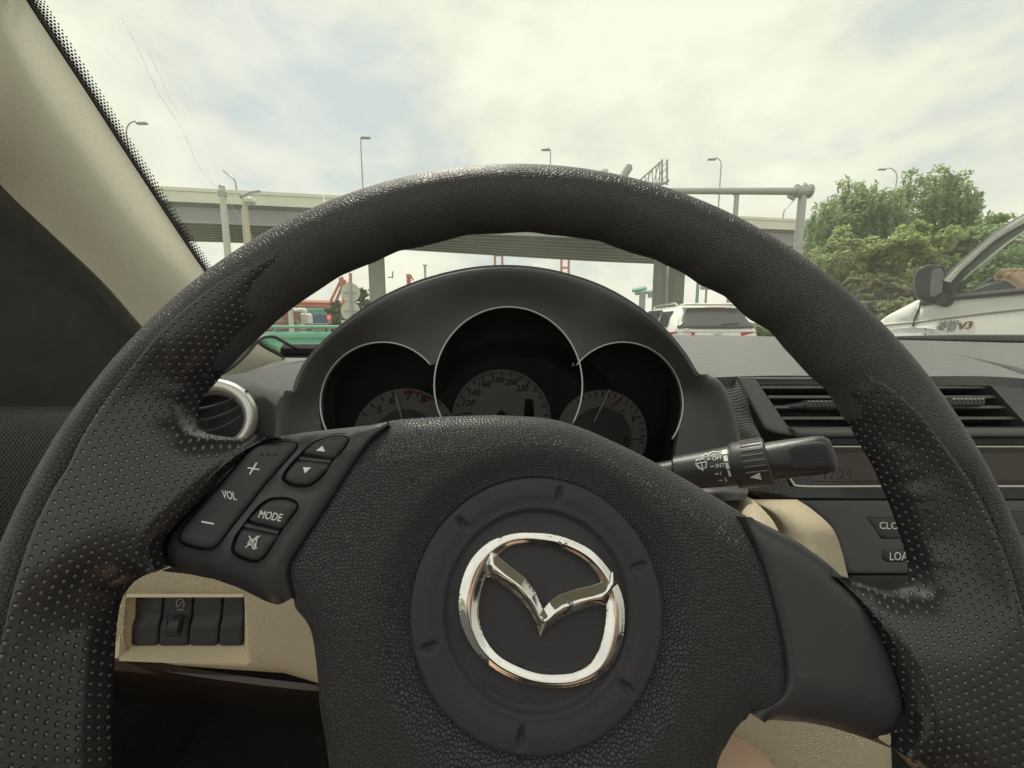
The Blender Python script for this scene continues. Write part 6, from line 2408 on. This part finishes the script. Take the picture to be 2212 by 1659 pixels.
Js = [J[0], J[1], J[2] * .6 + J[1] * .4, J[7], J[8] * .6 + J[7] * .4]
g = skin_body('shorts', Js, [(0, 1), (1, 2), (0, 3), (3, 4)], [.13, .115, .10, .115, .10], M['shorts'], drv)
mk('shorts', g, M['shorts'], drv, smooth=180)
M['seat'] = mat('unseen_seat_cloth', (.10, .09, .08), .9)
for x, lab in ((0.0, 'unseen dark cloth driver seat, added to block light from behind'), (.74, 'unseen dark cloth passenger seat, added to block light from behind')):  # seats out of view, put in to block light from behind
    st = thing('unseen_seat', lab, 'car seat', arr(x, -.4, .25))
    mk('unseen_cushion', bbox((x, -.28, ZC - .72), (.50, .52, .16), .05), M['seat'], st)
    mk('unseen_backrest', bbox((x, -.68, ZC - .30), (.50, .16, .80), .06, np.array(Matrix.Rotation(R(12), 3, 'X'))), M['seat'], st)
    mk('unseen_headrest', bbox((x, -.80, ZC + .18), (.27, .10, .19), .04), M['seat'], st)

# the van driver's arm on the wheel
vd_ = thing('person', 'bare forearm and fist of the van driver on the steering wheel', 'person', pt(2230, 640, 1.86))
hnd = pt(2196, 596, 1.80)
elb = pt(2330, 700, 1.55)
fx = (elb - hnd) / np.linalg.norm(elb - hnd)
up_ = arr(0, 0, 1) - fx * fx[2]
up_ /= np.linalg.norm(up_)
sd_ = np.cross(fx, up_)
J = [elb, elb * .5 + hnd * .5, hnd + fx * .075, hnd + fx * .03, hnd]
E_ = [(0, 1), (1, 2), (2, 3), (3, 4)]
rd = [.045, .040, (.030, .026), (.040, .028), (.040, .026)]
for k, (o_, l_) in enumerate(((-.033, .9), (-.011, 1.0), (.011, .98), (.033, .85))):
    b0 = len(J)
    q0 = hnd + sd_ * o_ - fx * .008
    J += [q0, q0 - fx * .030 * l_ + up_ * .010, q0 - fx * .040 * l_ - up_ * .022, q0 - fx * .018 * l_ - up_ * .036]
    E_ += [(4, b0), (b0, b0 + 1), (b0 + 1, b0 + 2), (b0 + 2, b0 + 3)]
    rd += [.012, .0115, .0105, .009]
b0 = len(J)
J += [hnd + fx * .03 - sd_ * .038 - up_ * .012, hnd - fx * .005 - sd_ * .045 - up_ * .030, hnd - fx * .035 - sd_ * .030 - up_ * .034]
E_ += [(3, b0), (b0, b0 + 1), (b0 + 1, b0 + 2)]
rd += [.014, .012, .010]
g = skin_body('arm', J, E_, rd, M['skin'], vd_)
M['skin2'] = mat('tanned_skin', (.32, .17, .10), .5, grain=('noise', 300, .0006), vary=.1, vscale=14)
mk('arm', g, M['skin2'], vd_, smooth=180)
